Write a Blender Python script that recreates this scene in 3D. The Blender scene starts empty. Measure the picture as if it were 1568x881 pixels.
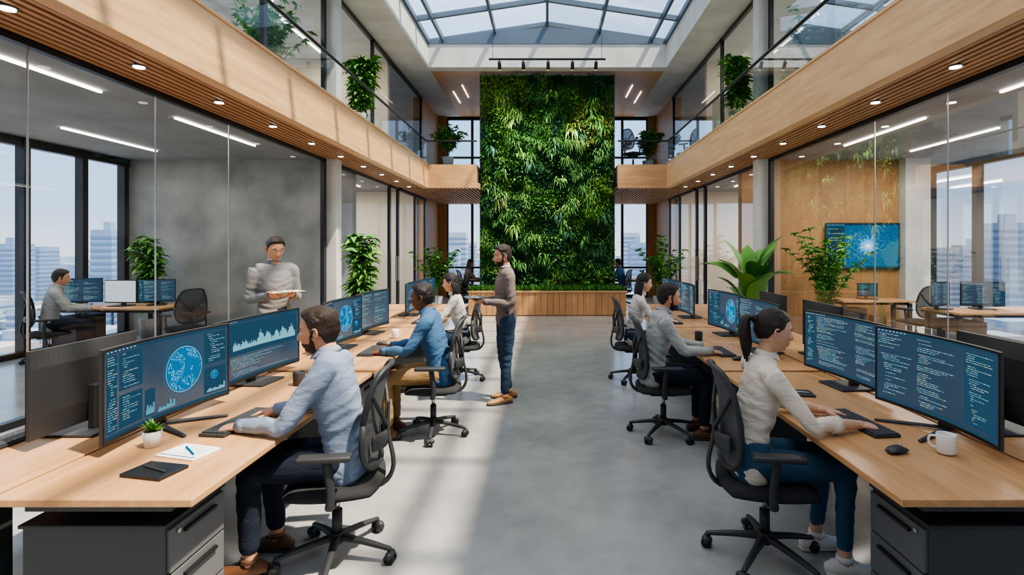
import bpy, bmesh, math, random
from mathutils import Vector, Matrix, noise
random.seed(7)
R=random.random
def U(a,b): return a+(b-a)*random.random()
scene=bpy.context.scene
COL=scene.collection
def newmat(name):
    m=bpy.data.materials.new(name); m.use_nodes=True
    nt=m.node_tree
    return m,nt,nt.nodes.get('Principled BSDF')
def pbr(name,c,rough=.5,metal=0,spec=.5,bump=0,bscale=60,var=0,vscale=8,emit=None,es=0,stretch=(1,1,1)):
    m,nt,b=newmat(name)
    b.inputs['Base Color'].default_value=(*c,1)
    b.inputs['Roughness'].default_value=rough
    b.inputs['Metallic'].default_value=metal
    b.inputs['Specular IOR Level'].default_value=spec
    if emit:
        b.inputs['Emission Color'].default_value=(*emit,1); b.inputs['Emission Strength'].default_value=es
    if bump or var:
        tc=nt.nodes.new('ShaderNodeTexCoord'); mp=nt.nodes.new('ShaderNodeMapping')
        mp.inputs['Scale'].default_value=stretch
        nt.links.new(tc.outputs['Object'],mp.inputs['Vector'])
    if bump:
        n=nt.nodes.new('ShaderNodeTexNoise'); n.inputs['Scale'].default_value=bscale; n.inputs['Detail'].default_value=4
        nt.links.new(mp.outputs['Vector'],n.inputs['Vector'])
        bp=nt.nodes.new('ShaderNodeBump'); bp.inputs['Strength'].default_value=bump; bp.inputs['Distance'].default_value=.01
        nt.links.new(n.outputs['Fac'],bp.inputs['Height']); nt.links.new(bp.outputs['Normal'],b.inputs['Normal'])
    if var:
        n=nt.nodes.new('ShaderNodeTexNoise'); n.inputs['Scale'].default_value=vscale; n.inputs['Detail'].default_value=6
        nt.links.new(mp.outputs['Vector'],n.inputs['Vector'])
        r=nt.nodes.new('ShaderNodeValToRGB')
        r.color_ramp.elements[0].position=.3; r.color_ramp.elements[1].position=.7
        r.color_ramp.elements[0].color=(*[max(0,x*(1-var)) for x in c],1)
        r.color_ramp.elements[1].color=(*[min(1,x*(1+var)) for x in c],1)
        nt.links.new(n.outputs['Fac'],r.inputs['Fac']); nt.links.new(r.outputs['Color'],b.inputs['Base Color'])
    return m
def wood(name,c1,c2,axis,rough=.45,plank=None):
    m,nt,b=newmat(name)
    tc=nt.nodes.new('ShaderNodeTexCoord'); mp=nt.nodes.new('ShaderNodeMapping')
    s=[9,9,9]; s[axis]=.7
    mp.inputs['Scale'].default_value=s
    nt.links.new(tc.outputs['Object'],mp.inputs['Vector'])
    n=nt.nodes.new('ShaderNodeTexNoise'); n.inputs['Scale'].default_value=1.6; n.inputs['Detail'].default_value=8; n.inputs['Roughness'].default_value=.65; n.inputs['Distortion'].default_value=.6
    nt.links.new(mp.outputs['Vector'],n.inputs['Vector'])
    r=nt.nodes.new('ShaderNodeValToRGB')
    r.color_ramp.elements[0].position=.32; r.color_ramp.elements[1].position=.68
    r.color_ramp.elements[0].color=(*c1,1); r.color_ramp.elements[1].color=(*c2,1)
    nt.links.new(n.outputs['Fac'],r.inputs['Fac'])
    out=r.outputs['Color']
    if plank:
        mp2=nt.nodes.new('ShaderNodeMapping'); mp2.inputs['Scale'].default_value=plank; mp2.inputs['Location'].default_value=(.013,.27,.1)
        nt.links.new(tc.outputs['Object'],mp2.inputs['Vector'])
        fl=nt.nodes.new('ShaderNodeVectorMath'); fl.operation='FLOOR'
        nt.links.new(mp2.outputs['Vector'],fl.inputs[0])
        wn=nt.nodes.new('ShaderNodeTexWhiteNoise'); nt.links.new(fl.outputs[0],wn.inputs['Vector'])
        mr=nt.nodes.new('ShaderNodeMapRange'); mr.inputs['To Min'].default_value=.84; mr.inputs['To Max'].default_value=1.08
        nt.links.new(wn.outputs['Value'],mr.inputs['Value'])
        mx=nt.nodes.new('ShaderNodeVectorMath'); mx.operation='SCALE'
        nt.links.new(out,mx.inputs[0]); nt.links.new(mr.outputs['Result'],mx.inputs['Scale'])
        out=mx.outputs[0]
    nt.links.new(out,b.inputs['Base Color'])
    b.inputs['Roughness'].default_value=rough
    bp=nt.nodes.new('ShaderNodeBump'); bp.inputs['Strength'].default_value=.12; bp.inputs['Distance'].default_value=.005
    nt.links.new(n.outputs['Fac'],bp.inputs['Height']); nt.links.new(bp.outputs['Normal'],b.inputs['Normal'])
    return m
def emis(name,c,s):
    m,nt,b=newmat(name); nt.nodes.remove(b)
    e=nt.nodes.new('ShaderNodeEmission'); e.inputs['Color'].default_value=(*c,1); e.inputs['Strength'].default_value=s
    nt.links.new(e.outputs[0],nt.nodes['Material Output'].inputs['Surface']); return m
def glassmat(name,tint=(.93,.96,.96),refl=.9,base=.03):
    m,nt,b=newmat(name); nt.nodes.remove(b)
    t=nt.nodes.new('ShaderNodeBsdfTransparent'); t.inputs['Color'].default_value=(*tint,1)
    g=nt.nodes.new('ShaderNodeBsdfGlossy'); g.inputs['Roughness'].default_value=.01
    f=nt.nodes.new('ShaderNodeFresnel'); f.inputs['IOR'].default_value=1.45
    mu=nt.nodes.new('ShaderNodeMath'); mu.operation='MULTIPLY_ADD'; mu.inputs[1].default_value=refl; mu.inputs[2].default_value=base
    nt.links.new(f.outputs[0],mu.inputs[0])
    mx=nt.nodes.new('ShaderNodeMixShader'); nt.links.new(mu.outputs[0],mx.inputs[0])
    nt.links.new(t.outputs[0],mx.inputs[1]); nt.links.new(g.outputs[0],mx.inputs[2])
    nt.links.new(mx.outputs[0],nt.nodes['Material Output'].inputs['Surface']); return m
def meshfab(name,c):
    m,nt,b=newmat(name)
    b.inputs['Base Color'].default_value=(*c,1); b.inputs['Roughness'].default_value=.8
    t=nt.nodes.new('ShaderNodeBsdfTransparent')
    tc=nt.nodes.new('ShaderNodeTexCoord'); w=nt.nodes.new('ShaderNodeTexChecker'); w.inputs['Scale'].default_value=260
    nt.links.new(tc.outputs['Object'],w.inputs['Vector'])
    mu=nt.nodes.new('ShaderNodeMath'); mu.operation='MULTIPLY_ADD'; mu.inputs[1].default_value=.22; mu.inputs[2].default_value=.76
    nt.links.new(w.outputs['Fac'],mu.inputs[0])
    mx=nt.nodes.new('ShaderNodeMixShader'); nt.links.new(mu.outputs[0],mx.inputs[0])
    nt.links.new(t.outputs[0],mx.inputs[1]); nt.links.new(b.outputs[0],mx.inputs[2])
    nt.links.new(mx.outputs[0],nt.nodes['Material Output'].inputs['Surface']); return m
woodDesk=wood('oak_desk',(.44,.225,.095),(.61,.35,.165),1,.33)
woodFas=wood('oak_fascia',(.52,.31,.145),(.72,.465,.245),1,.5)
woodX=wood('oak_x',(.46,.25,.11),(.62,.37,.185),0)
woodV=wood('oak_vertical_panels',(.38,.19,.08),(.52,.28,.125),2,.5,(1.7,1.7,.01))
woodSlat=wood('oak_slat',(.34,.17,.075),(.50,.27,.13),1,.55)
slatdark=pbr('slat_gap',(.03,.02,.015),.9)
conc=pbr('concrete',(.27,.275,.27),.8,bump=.15,bscale=30,var=.28,vscale=1.6)
concL=pbr('concrete_light',(.58,.59,.58),.75,bump=.1,bscale=30,var=.12,vscale=2)
concD=pbr('concrete_ceiling',(.25,.255,.26),.8,bump=.15,bscale=20,var=.15,vscale=1.5)
beige=pbr('beige_plaster',(.66,.58,.47),.85,bump=.05)
black=pbr('black_metal',(.02,.022,.025),.35,.3)
dark=pbr('charcoal_plastic',(.03,.032,.036),.5,bump=.05,bscale=300)
darkg=pbr('cabinet_charcoal',(.05,.055,.063),.55,bump=.05,bscale=200)
midg=pbr('cabinet_front_grey',(.12,.125,.13),.55,bump=.05,bscale=200)
slate=pbr('slate_steel',(.09,.13,.18),.5,.2)
chrome=pbr('brushed_metal',(.5,.5,.52),.3,.9)
fabric=pbr('seat_fabric',(.025,.027,.03),.95,bump=.4,bscale=400)
chmesh=meshfab('chair_mesh',(.075,.08,.09))
white=pbr('white_ceramic',(.8,.8,.78),.3)
paper=pbr('paper',(.85,.85,.83),.8)
soil=pbr('soil',(.05,.03,.02),.95,bump=.6,bscale=80)
glassW=glassmat('partition_glass',(.93,.95,.95),.26,.012)
glassB=glassmat('balustrade_glass',(.86,.92,.93),.6,.04)
glassE=glassmat('window_glass',(.95,.97,1.0),.3,.0)
glassS=glassmat('skylight_glass',(.95,.97,1.0),.3,.0)
lightE=emis('led_strip',(1,.93,.82),9)
downE=emis('downlight_lens',(1,.86,.65),20)
m,nt,b=newmat('polished_concrete'); floorM=m
tc=nt.nodes.new('ShaderNodeTexCoord')
n=nt.nodes.new('ShaderNodeTexNoise'); n.inputs['Scale'].default_value=.9; n.inputs['Detail'].default_value=8; n.inputs['Roughness'].default_value=.6
n2=nt.nodes.new('ShaderNodeTexNoise'); n2.inputs['Scale'].default_value=6; n2.inputs['Detail'].default_value=8
nt.links.new(tc.outputs['Object'],n.inputs['Vector']); nt.links.new(tc.outputs['Object'],n2.inputs['Vector'])
ad=nt.nodes.new('ShaderNodeMath'); ad.operation='MULTIPLY_ADD'; ad.inputs[1].default_value=.35
nt.links.new(n2.outputs['Fac'],ad.inputs[0]); nt.links.new(n.outputs['Fac'],ad.inputs[2])
r=nt.nodes.new('ShaderNodeValToRGB'); r.color_ramp.elements[0].position=.42; r.color_ramp.elements[1].position=.92
r.color_ramp.elements[0].color=(.235,.245,.25,1); r.color_ramp.elements[1].color=(.42,.42,.405,1)
nt.links.new(ad.outputs[0],r.inputs['Fac']); nt.links.new(r.outputs['Color'],b.inputs['Base Color'])
mr=nt.nodes.new('ShaderNodeMapRange'); mr.inputs['To Min'].default_value=.08; mr.inputs['To Max'].default_value=.26
nt.links.new(n.outputs['Fac'],mr.inputs['Value']); nt.links.new(mr.outputs['Result'],b.inputs['Roughness'])
b.inputs['Specular IOR Level'].default_value=.75
bp=nt.nodes.new('ShaderNodeBump'); bp.inputs['Strength'].default_value=.035; bp.inputs['Distance'].default_value=.01
nt.links.new(n2.outputs['Fac'],bp.inputs['Height']); nt.links.new(bp.outputs['Normal'],b.inputs['Normal'])
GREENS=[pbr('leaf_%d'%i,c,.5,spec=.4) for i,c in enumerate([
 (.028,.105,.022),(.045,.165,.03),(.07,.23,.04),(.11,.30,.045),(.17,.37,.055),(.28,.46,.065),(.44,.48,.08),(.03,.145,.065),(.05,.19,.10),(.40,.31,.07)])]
stemM=pbr('plant_stem',(.12,.09,.04),.8)
potM=pbr('pot_grey',(.25,.26,.27),.7)
# ------------------------------------------------------------ mesh builder
def frames(path,side):
    out=[]; n=len(path)
    for i in range(n):
        a=path[max(0,i-1)]; c=path[min(n-1,i+1)]
        t=(c-a); t=t.normalized() if t.length>1e-9 else Vector((0,0,1))
        u=side-t*side.dot(t)
        if u.length<1e-4:
            u=Vector((1,0,0))-t*t.x
            if u.length<1e-3: u=Vector((0,1,0))-t*t.y
        u.normalize(); w=t.cross(u)
        out.append((t,u,w))
    return out
def tube_geo(path,radii,side=(0,1,0),n=12,rnd=True,cap=True):
    path=[Vector(p) for p in path]; side=Vector(side)
    rr=[(r,r) if not isinstance(r,(tuple,list)) else r for r in radii]
    F=frames(path,side); rings=[]
    def ring(c,u,w,a,b): return [c+u*(a*math.cos(2*math.pi*k/n))+w*(b*math.sin(2*math.pi*k/n)) for k in range(n)]
    if rnd:
        t,u,w=F[0]; a,b=rr[0]; e=min(a,b)
        for ang in (75,45,20):
            s=math.sin(math.radians(ang)); c=math.cos(math.radians(ang)); rings.append(ring(path[0]-t*e*s,u,w,a-e+e*c if a>e else a*c,b-e+e*c if b>e else b*c))
    for p,(t,u,w),(a,b) in zip(path,F,rr): rings.append(ring(p,u,w,a,b))
    if rnd:
        t,u,w=F[-1]; a,b=rr[-1]; e=min(a,b)
        for ang in (20,45,75):
            s=math.sin(math.radians(ang)); c=math.cos(math.radians(ang)); rings.append(ring(path[-1]+t*e*s,u,w,a-e+e*c if a>e else a*c,b-e+e*c if b>e else b*c))
    v=[q for r_ in rings for q in r_]; f=[]
    for i in range(len(rings)-1):
        for k in range(n):
            k2=(k+1)%n
            f.append((i*n+k,i*n+k2,(i+1)*n+k2,(i+1)*n+k))
    if cap:
        f.append(tuple(range(n-1,-1,-1))); L=(len(rings)-1)*n; f.append(tuple(L+k for k in range(n)))
    return v,f
def smoothpath(path,radii,sub=4):
    P=[Vector(p) for p in path]; Rr=[(r,r) if not isinstance(r,(tuple,list)) else r for r in radii]
    def cr(a,b,c,d,t): return ((b*2)+(c-a)*t+(a*2-b*5+c*4-d)*t*t+(b*3-a-c*3+d)*t*t*t)*.5
    op=[];orr=[]
    n=len(P)
    for i in range(n-1):
        a=P[max(0,i-1)];b=P[i];c=P[i+1];d=P[min(n-1,i+2)]
        for s in range(sub):
            t=s/sub; op.append(cr(a,b,c,d,t))
            ra,rb=Rr[i],Rr[i+1]; tt=t*t*(3-2*t)
            orr.append((ra[0]+(rb[0]-ra[0])*tt,ra[1]+(rb[1]-ra[1])*tt))
    op.append(P[-1]); orr.append(Rr[-1])
    return op,orr
class MB:
    def __init__(s): s.v=[];s.f=[];s.m=[];s.sm=[];s.mats=[]
    def mi(s,mat):
        if mat not in s.mats: s.mats.append(mat)
        return s.mats.index(mat)
    def add(s,v,f,mat,smooth=False,M=None):
        o=len(s.v); i=s.mi(mat)
        for p in v:
            p=Vector(p)
            if M is not None: p=M@p
            s.v.append(p)
        for q in f: s.f.append(tuple(o+k for k in q)); s.m.append(i); s.sm.append(smooth)
        return s
    def box(s,x0,x1,y0,y1,z0,z1,mat,bev=0,M=None,seg=2):
        if bev<=0:
            v=[(x0,y0,z0),(x1,y0,z0),(x1,y1,z0),(x0,y1,z0),(x0,y0,z1),(x1,y0,z1),(x1,y1,z1),(x0,y1,z1)]
            f=[(0,3,2,1),(4,5,6,7),(0,1,5,4),(1,2,6,5),(2,3,7,6),(3,0,4,7)]
            return s.add(v,f,mat,False,M)
        bm=bmesh.new(); bmesh.ops.create_cube(bm,size=1)
        for q in bm.verts:
            q.co=Vector(((x0+x1)/2+q.co.x*(x1-x0),(y0+y1)/2+q.co.y*(y1-y0),(z0+z1)/2+q.co.z*(z1-z0)))
        bmesh.ops.bevel(bm,geom=bm.edges[:],offset=bev,segments=seg,profile=.5,affect='EDGES')
        bm.verts.index_update()
        v=[q.co.copy() for q in bm.verts]; f=[tuple(w.index for w in q.verts) for q in bm.faces]
        bm.free(); return s.add(v,f,mat,seg>2,M)
    def tube(s,path,radii,mat,side=(0,1,0),n=12,rnd=True,M=None,sub=0,smooth=True):
        if not isinstance(radii,list): radii=[radii]*len(path)
        if sub: path,radii=smoothpath(path,radii,sub)
        v,f=tube_geo(path,radii,side,n,rnd); return s.add(v,f,mat,smooth,M)
    def cyl(s,p0,p1,r,mat,r1=None,n=20,M=None):
        v,f=tube_geo([p0,p1],[r,r if r1 is None else r1],(0,1,0.01),n,False)
        s.add(v,f,mat,True,M)
        s.sm[-1]=False; s.sm[-2]=False; return s
    def quad(s,a,b,c,d,mat): return s.add([a,b,c,d],[(0,1,2,3)],mat)
    def ringtorus(s,c,ax,r,t,mat,ry=None,n=28):
        ax=Vector(ax).normalized(); u=Vector((0,1,0)); w=ax.cross(u).normalized(); ry=ry or r
        v=[];f=[];k=8
        for i in range(n):
            a=6.28318*i/n; d=(u*math.cos(a)+w*math.sin(a)); cc=Vector(c)+u*(ry*math.cos(a))+w*(r*math.sin(a))
            for j in range(k):
                b=6.28318*j/k; v.append(cc+d*(t*math.cos(b))+ax*(t*1.5*math.sin(b)))
        for i in range(n):
            for j in range(k): f.append((i*k+j,((i+1)%n)*k+j,((i+1)%n)*k+(j+1)%k,i*k+(j+1)%k))
        return s.add(v,f,mat,True)
    def sph(s,c,r,mat,nu=16,nv=10,M=None):
        v=[];f=[]
        for j in range(nv+1):
            th=math.pi*j/nv
            for i in range(nu):
                ph=2*math.pi*i/nu
                v.append((c[0]+r[0]*math.sin(th)*math.cos(ph),c[1]+r[1]*math.sin(th)*math.sin(ph),c[2]+r[2]*math.cos(th)))
        for j in range(nv):
            for i in range(nu):
                i2=(i+1)%nu; f.append((j*nu+i,(j+1)*nu+i,(j+1)*nu+i2,j*nu+i2))
        return s.add(v,f,mat,True,M)
    def mesh(s,name):
        me=bpy.data.meshes.new(name); me.from_pydata([tuple(p) for p in s.v],[],s.f)
        for m_ in s.mats: me.materials.append(m_)
        me.polygons.foreach_set('material_index',s.m); me.polygons.foreach_set('use_smooth',s.sm)
        me.update(); return me
    def obj(s,name,loc=(0,0,0),rot=0,sc=1):
        return place(name,s.mesh(name),loc,rot,sc)
def place(name,me,loc=(0,0,0),rot=0,sc=1):
    o=bpy.data.objects.new(name,me); o.location=loc; o.rotation_euler=(0,0,rot); o.scale=(sc,sc,sc); COL.objects.link(o); return o
def sbox(name,x0,x1,y0,y1,z0,z1,mat,bev=0):
    return MB().box(x0,x1,y0,y1,z0,z1,mat,bev).obj(name)
EY=1.7
XI,XG,XO=2.97,3.75,8.2
YB,YN=18.0,-4.0
ZC,ZF,ZT,ZR=3.2,3.78,6.2,6.8
sbox('floor',-8.6,8.6,YN,YB+.4,-.3,0,floorM)
for sgn,nm in ((-1,'left'),(1,'right')):
    a=lambda x0,x1:(min(sgn*x0,sgn*x1),max(sgn*x0,sgn*x1))
    mb=MB()
    x0,x1=a(XI,XI+.14); mb.box(x0,x1,YN,13.0+.14,ZC,ZF,woodFas)
    x0,x1=a(XI-.012,XI+.16); mb.box(x0,x1,YN,13.0,ZF,ZF+.03,woodFas)
    mb.obj('trim_fascia_'+nm)
    mb=MB(); x0,x1=a(XG,XO); mb.box(x0,x1,YN,YB,3.42,ZF,concD)
    x0,x1=a(XI+.14,XG); mb.box(x0,x1,YN,YB,3.32,ZF,slatdark)
    mb.obj('ceiling_mezzanine_'+nm)
    mb=MB(); x=XI+.15
    while x<XG-.03:
        x0,x1=a(x,x+.042); mb.box(x0,x1,YN,13.0,ZC,ZC+.12,woodSlat); x+=.078
    mb.obj('ceiling_slats_'+nm)
    x0,x1=a(XI,XO+.2); sbox('ceiling_roof_'+nm,x0,x1,YN,YB+.2,ZT,ZR,concL)
    mb=MB()
    for i in range(12):
        y=1.15+i*1.05
        X=sgn*3.36
        mb.cyl((X,y,3.19),(X,y,3.24),.055,black); mb.cyl((X,y,3.183),(X,y,3.191),.042,downE)
    mb.obj('ceiling_downlights')
    X=sgn*XG
    g=MB(); fr=MB()
    g.quad((X,YN,0),(X,8.75,0),(X,8.75,ZC),(X,YN,ZC),glassW)
    x0,x1=X-.03,X+.03
    fr.box(x0,x1,YN,8.75,ZC-.05,ZC+.22,black); fr.box(x0,x1,YN,8.75,0,.06,black)
    if sgn<0: fr.box(x0,x1,YN,8.75,.44,.49,black)
    fr.box(x0,x1,8.70,8.80,0,ZC,black)
    for y in ((3.77,5.0,6.15) if sgn<0 else (3.6,4.89,5.98)): fr.box(X-.005,X+.005,y-.005,y+.005,.06,ZC-.05,chrome)
    g.quad((X,9.2,0),(X,16,0),(X,16,ZC),(X,9.2,ZC),glassW)
    fr.box(x0,x1,9.05,16.1,ZC-.06,ZC+.22,black); fr.box(x0,x1,9.05,16,0,.08,black)
    for y in (12.4,13.1,14.8,16.0): fr.box(X-.03,X+.03,y-.05,y+.05,0,ZC,black)
    for y in (12.65,12.85): fr.box(X-sgn*.09-.015,X-sgn*.09+.015,y-.015,y+.015,.9,1.5,chrome)
    g.obj('window_partition_'+nm); fr.obj('trim_partition_frame_'+nm)
    x0,x1=a(3.56,3.80); sbox('concrete_column',x0,x1,8.82,9.05,0,ZT,concL,.008)
    mb=MB(); x0,x1=a(XG-.02,XG+.25); mb.box(x0,x1,16.1,YB,0,ZC+.2,woodV); mb.box(x0,x1,15.6,YB,ZF,ZT,woodV)
    mb.obj('wall_pier_'+nm)
    g=MB(); fr=MB(); X=sgn*XO
    ms=(-3.2,-1.6,0,1.6,3.2,4.8,6.6,8.17,9.2,10.1,11.8,13.6,15.4,17.2) if sgn<0 else (-3.2,-1.6,0,1.6,3.2,4.8,6.4,8.2,9.95,11.15,12.4,13.6,15.4,17.2)
    for z0,z1 in ((0,3.42),(ZF,ZT)):
        g.quad((X,YN,z0),(X,YB,z0),(X,YB,z1),(X,YN,z1),glassE)
        fr.box(X-.06,X+.06,YN,YB,z1-.14,z1,black); fr.box(X-.06,X+.06,YN,YB,z0,z0+.09,black)
        for y in ms: fr.box(X-.07,X+.07,y-.055,y+.055,z0,z1,black)
    g.obj('window_facade_'+nm); fr.obj('trim_facade_'+nm)
    x0,x1=a(XO-.05,XO+.2); sbox('trim_slab_edge_'+nm,x0,x1,YN,YB,3.42,ZF,conc)
    x0,x1=a(XG+.05,XO-.02 if sgn<0 else 6.85); sbox('wall_room_'+nm,x0,x1,10.2,10.4,0,3.42,conc if sgn<0 else woodV)
    if sgn>0: sbox('wall_concrete_pier',6.86,7.34,10.0,10.4,0,3.42,concL)
    x0,x1=a(XG+.25,XO); sbox('wall_meeting_'+nm,x0,x1,16.0,16.15,0,3.42,beige)
    g=MB(); fr=MB(); X=sgn*XG
    g.quad((X,YN,ZF),(X,15.6,ZF),(X,15.6,ZT),(X,YN,ZT),glassW)
    fr.box(X-.03,X+.03,YN,15.6,ZT-.09,ZT,black); fr.box(X-.03,X+.03,YN,15.6,ZF,ZF+.06,black)
    for y in (-1.5,1,3.4,5.0,6.9,8.76,11.2,15.5): fr.box(X-.03,X+.03,y-.04,y+.04,ZF,ZT,black)
    g.obj('window_mezzanine_'+nm); fr.obj('trim_mezzanine_frame_'+nm)
    x0,x1=a(XG+.1,XO-.1); sbox('wall_mezzanine_'+nm,x0,x1,12.6,12.75,ZF,ZT,beige)
    g=MB(); X=sgn*(XI+.05); g.quad((X,YN,ZF),(X,13.05,ZF),(X,13.05,4.36),(X,YN,4.36),glassB)
    g.tube([(X,YN,4.38),(X,13.05,4.38)],.022,black,n=8)
    g.obj('glass_balustrade')
    g=MB(); x0,x1=a(1.78,XI+.02)
    g.quad((x0,13.07,ZF),(x1,13.07,ZF),(x1,13.07,4.36),(x0,13.07,4.36),glassB)
    g.tube([(x0,13.07,4.38),(x1,13.07,4.38)],.022,black,n=8,side=(0,0,1))
    g.obj('glass_balustrade')
mb=MB()
for s in (-1,1):
    x0,x1=sorted((s*1.76,s*2.97)); mb.box(x0,x1,13.0,13.14,ZC,ZF,woodX)
mb.obj('trim_bridge_fascia')
sbox('ceiling_bridge',-3.1,3.1,13.62,YB,3.34,ZF,slatdark)
mb=MB()
for s in (-1,1):
    x0,x1=sorted((s*1.76,s*3.1)); mb.box(x0,x1,13.14,13.62,3.34,ZF,slatdark)
mb.obj('ceiling_bridge_sides')
mb=MB(); x=-3.66
while x<3.7:
    if abs(x)>1.75: mb.box(x,x+.045,13.14,YB,ZC,ZC+.14,woodSlat)
    x+=.1
mb.obj('ceiling_slats_bridge')
sbox('trim_cross_beam',-XI,XI,13.0,13.3,ZT,ZR,concL)
sbox('ceiling_bridge_upper',-XI,XI,13.3,YB+.2,ZT,ZR,woodX)
mb=MB()
for s in (-1,1):
    for k in (0,1):
        x=s*(2.35+.35*k); mb.box(x-.012,x+.012,14.4+k*.6,15.6+k*.6,ZT-.012,ZT+.01,lightE)
mb.obj('ceiling_light_strips_bridge')
g=MB();fr=MB()
for z0,z1 in ((0,ZC+.14),(ZF,ZT)):
    g.quad((-3.44,YB,z0),(3.44,YB,z0),(3.44,YB,z1),(-3.44,YB,z1),glassE)
    for i in range(9):
        x=-3.44+i*.86; fr.box(x-.04,x+.04,YB-.05,YB+.05,z0,z1,black)
    fr.box(-3.44,3.44,YB-.05,YB+.05,z1-.1,z1,black); fr.box(-3.44,3.44,YB-.05,YB+.05,z0,z0+.1,black)
    fr.box(-3.44,3.44,YB-.05,YB+.05,z0+1.0,z0+1.06,black)
g.obj('window_back'); fr.obj('trim_back_windows')
mb=MB()
for s in (-1,1):
    x0,x1=sorted((s*3.44,s*3.75)); mb.box(x0,x1,YB-.08,YB+.1,0,ZT,woodV)
    x0,x1=sorted((s*3.75,s*8.4)); mb.box(x0,x1,YB,YB+.2,0,ZT,concL)
mb.obj('wall_back')
sbox('wall_front',-8.6,8.6,YN-.2,YN,0,ZR,concL)
# skylight
fr=MB();g=MB()
ridge=7.30; eave=6.86
def zr(x): return ridge-(ridge-eave)*abs(x)/XI
for s in (-1,1):
    g.quad((0,YN,ridge),(s*XI,YN,eave),(s*XI,13.1,eave),(0,13.1,ridge),glassS)
for i in range(14):
    y=13.05-i*1.3
    if y<YN: break
    for s in (-1,1):
        v=[];w=.035
        for yy in (y-w,y+w):
            v+= [(0,yy,ridge-.06),(s*XI,yy,eave-.06),(s*XI,yy,eave+.05),(0,yy,ridge+.05)]
        fr.add(v,[(0,1,2,3),(7,6,5,4),(0,4,5,1),(3,2,6,7),(0,3,7,4),(1,5,6,2)],slate)
for x in (-2.6,-1.3,0,1.3,2.6):
    z=zr(x); fr.box(x-.03,x+.03,YN,13.1,z-.08,z+.05,slate)
fr.add([(-XI,12.98,ZR-.02),(XI,12.98,ZR-.02),(XI,12.98,eave),(0,12.98,ridge-.1),(-XI,12.98,eave),(-XI,13.12,ZR-.02),(XI,13.12,ZR-.02),(XI,13.12,eave),(0,13.12,ridge-.1),(-XI,13.12,eave)],[(0,1,2,3,4),(9,8,7,6,5)],slate)
for s in (-1,1):
    x0,x1=sorted((s*XI,s*(XI-.05))); fr.box(x0,x1,YN,13.1,ZR-.02,ZR+.10,slate)
g.obj('window_skylight'); fr.obj('trim_skylight_frame')
def strip(x,y0,y1,z,pw=70,w=.035):
    sbox('ceiling_led_light',x-w/2,x+w/2,y0,y1,z-.03,z-.005,lightE)
    l=bpy.data.lights.new('led_area','AREA'); l.shape='RECTANGLE'; l.size=.25; l.size_y=y1-y0; l.energy=pw; l.color=(1,.90,.78)
    o=bpy.data.objects.new('led_area_light',l); o.location=(x,(y0+y1)/2,z-.06); COL.objects.link(o)
for y0,y1 in ((3.9,5.7),(6.84,8.7)):
    strip(-4.87,y0,y1,3.42,30); strip(4.95,y0,y1,3.42,80)
for y0,y1 in ((3.4,5.6),(7.4,9.2)):
    strip(-6.88,y0,y1,3.42,30); strip(6.4,y0,y1,3.42,80)
for s in (-1,1):
    strip(s*5.2,11,14.5,3.42,110); strip(s*6.6,12,15,3.42,80)
    strip(s*5.0,6.5,9.5,ZT,100);strip(s*6.8,3,8,ZT,100); strip(s*5.2,10,12,ZT,70)
# living wall
def leaf(mb,base,d,L,W,droop,mat,seg=3):
    d=d.normalized(); side=d.cross(Vector((0,0,1)))
    if side.length<.05: side=Vector((1,0,0))
    side.normalize()
    a=U(-.6,.6); nrm=side.cross(d); side=(side*math.cos(a)+nrm*math.sin(a)).normalized()
    v=[];p=Vector(base);dd=d.copy()
    for i in range(seg+1):
        t=i/seg; w=W*math.sin(math.pi*(.12+.88*t)**.8)*.5 if i<seg else W*.02
        fold=Vector((0,0,1))*w*.35
        v+=[p-side*w+fold,p.copy(),p+side*w+fold]
        p=p+dd*(L/seg); dd=(dd+Vector((0,0,-droop/seg))).normalized()
    f=[]
    for i in range(seg):
        f+=[(3*i,3*i+1,3*i+4,3*i+3),(3*i+1,3*i+2,3*i+5,3*i+4)]
    mb.add(v,f,mat,True)
mb=MB()
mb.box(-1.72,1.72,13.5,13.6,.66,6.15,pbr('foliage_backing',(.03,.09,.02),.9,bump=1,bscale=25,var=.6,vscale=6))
mb.box(-1.74,-1.70,13.47,13.62,.66,6.17,dark); mb.box(1.70,1.74,13.47,13.62,.66,6.17,dark)
for i in range(26000):
    x=U(-1.7,1.7); z=U(.68,6.13)
    c=noise.noise(Vector((x*1.1,z*.9,3.1)))+.6*noise.noise(Vector((x*3.1,z*3.1,9)))
    ty=noise.noise(Vector((x*1.9+20,z*1.6,1)))
    top=max(0,(z-4.0)/2.2)  # shifts leaf greens lighter upward, painting in the spotlight brightness
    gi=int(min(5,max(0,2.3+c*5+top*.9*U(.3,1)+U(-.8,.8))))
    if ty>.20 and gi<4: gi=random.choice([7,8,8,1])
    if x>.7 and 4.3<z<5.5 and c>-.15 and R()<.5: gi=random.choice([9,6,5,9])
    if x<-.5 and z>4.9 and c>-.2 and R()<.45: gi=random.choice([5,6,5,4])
    if ty<-.2: L,W,dr=U(.07,.12),U(.06,.10),.9
    elif ty<.0: L,W,dr=U(.04,.065),U(.03,.055),.5
    elif ty<.2: L,W,dr=U(.10,.20),U(.014,.024),2.2
    else: L,W,dr=U(.06,.10),U(.045,.08),1.0
    bump=.04+.22*max(0,noise.noise(Vector((x*2,z*2,5)))+.2)
    leaf(mb,(x,13.5-bump*U(.2,1.2),z),Vector((U(-.9,.9),-1,U(-.5,.8))),L,W,dr,GREENS[gi],2)
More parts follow.
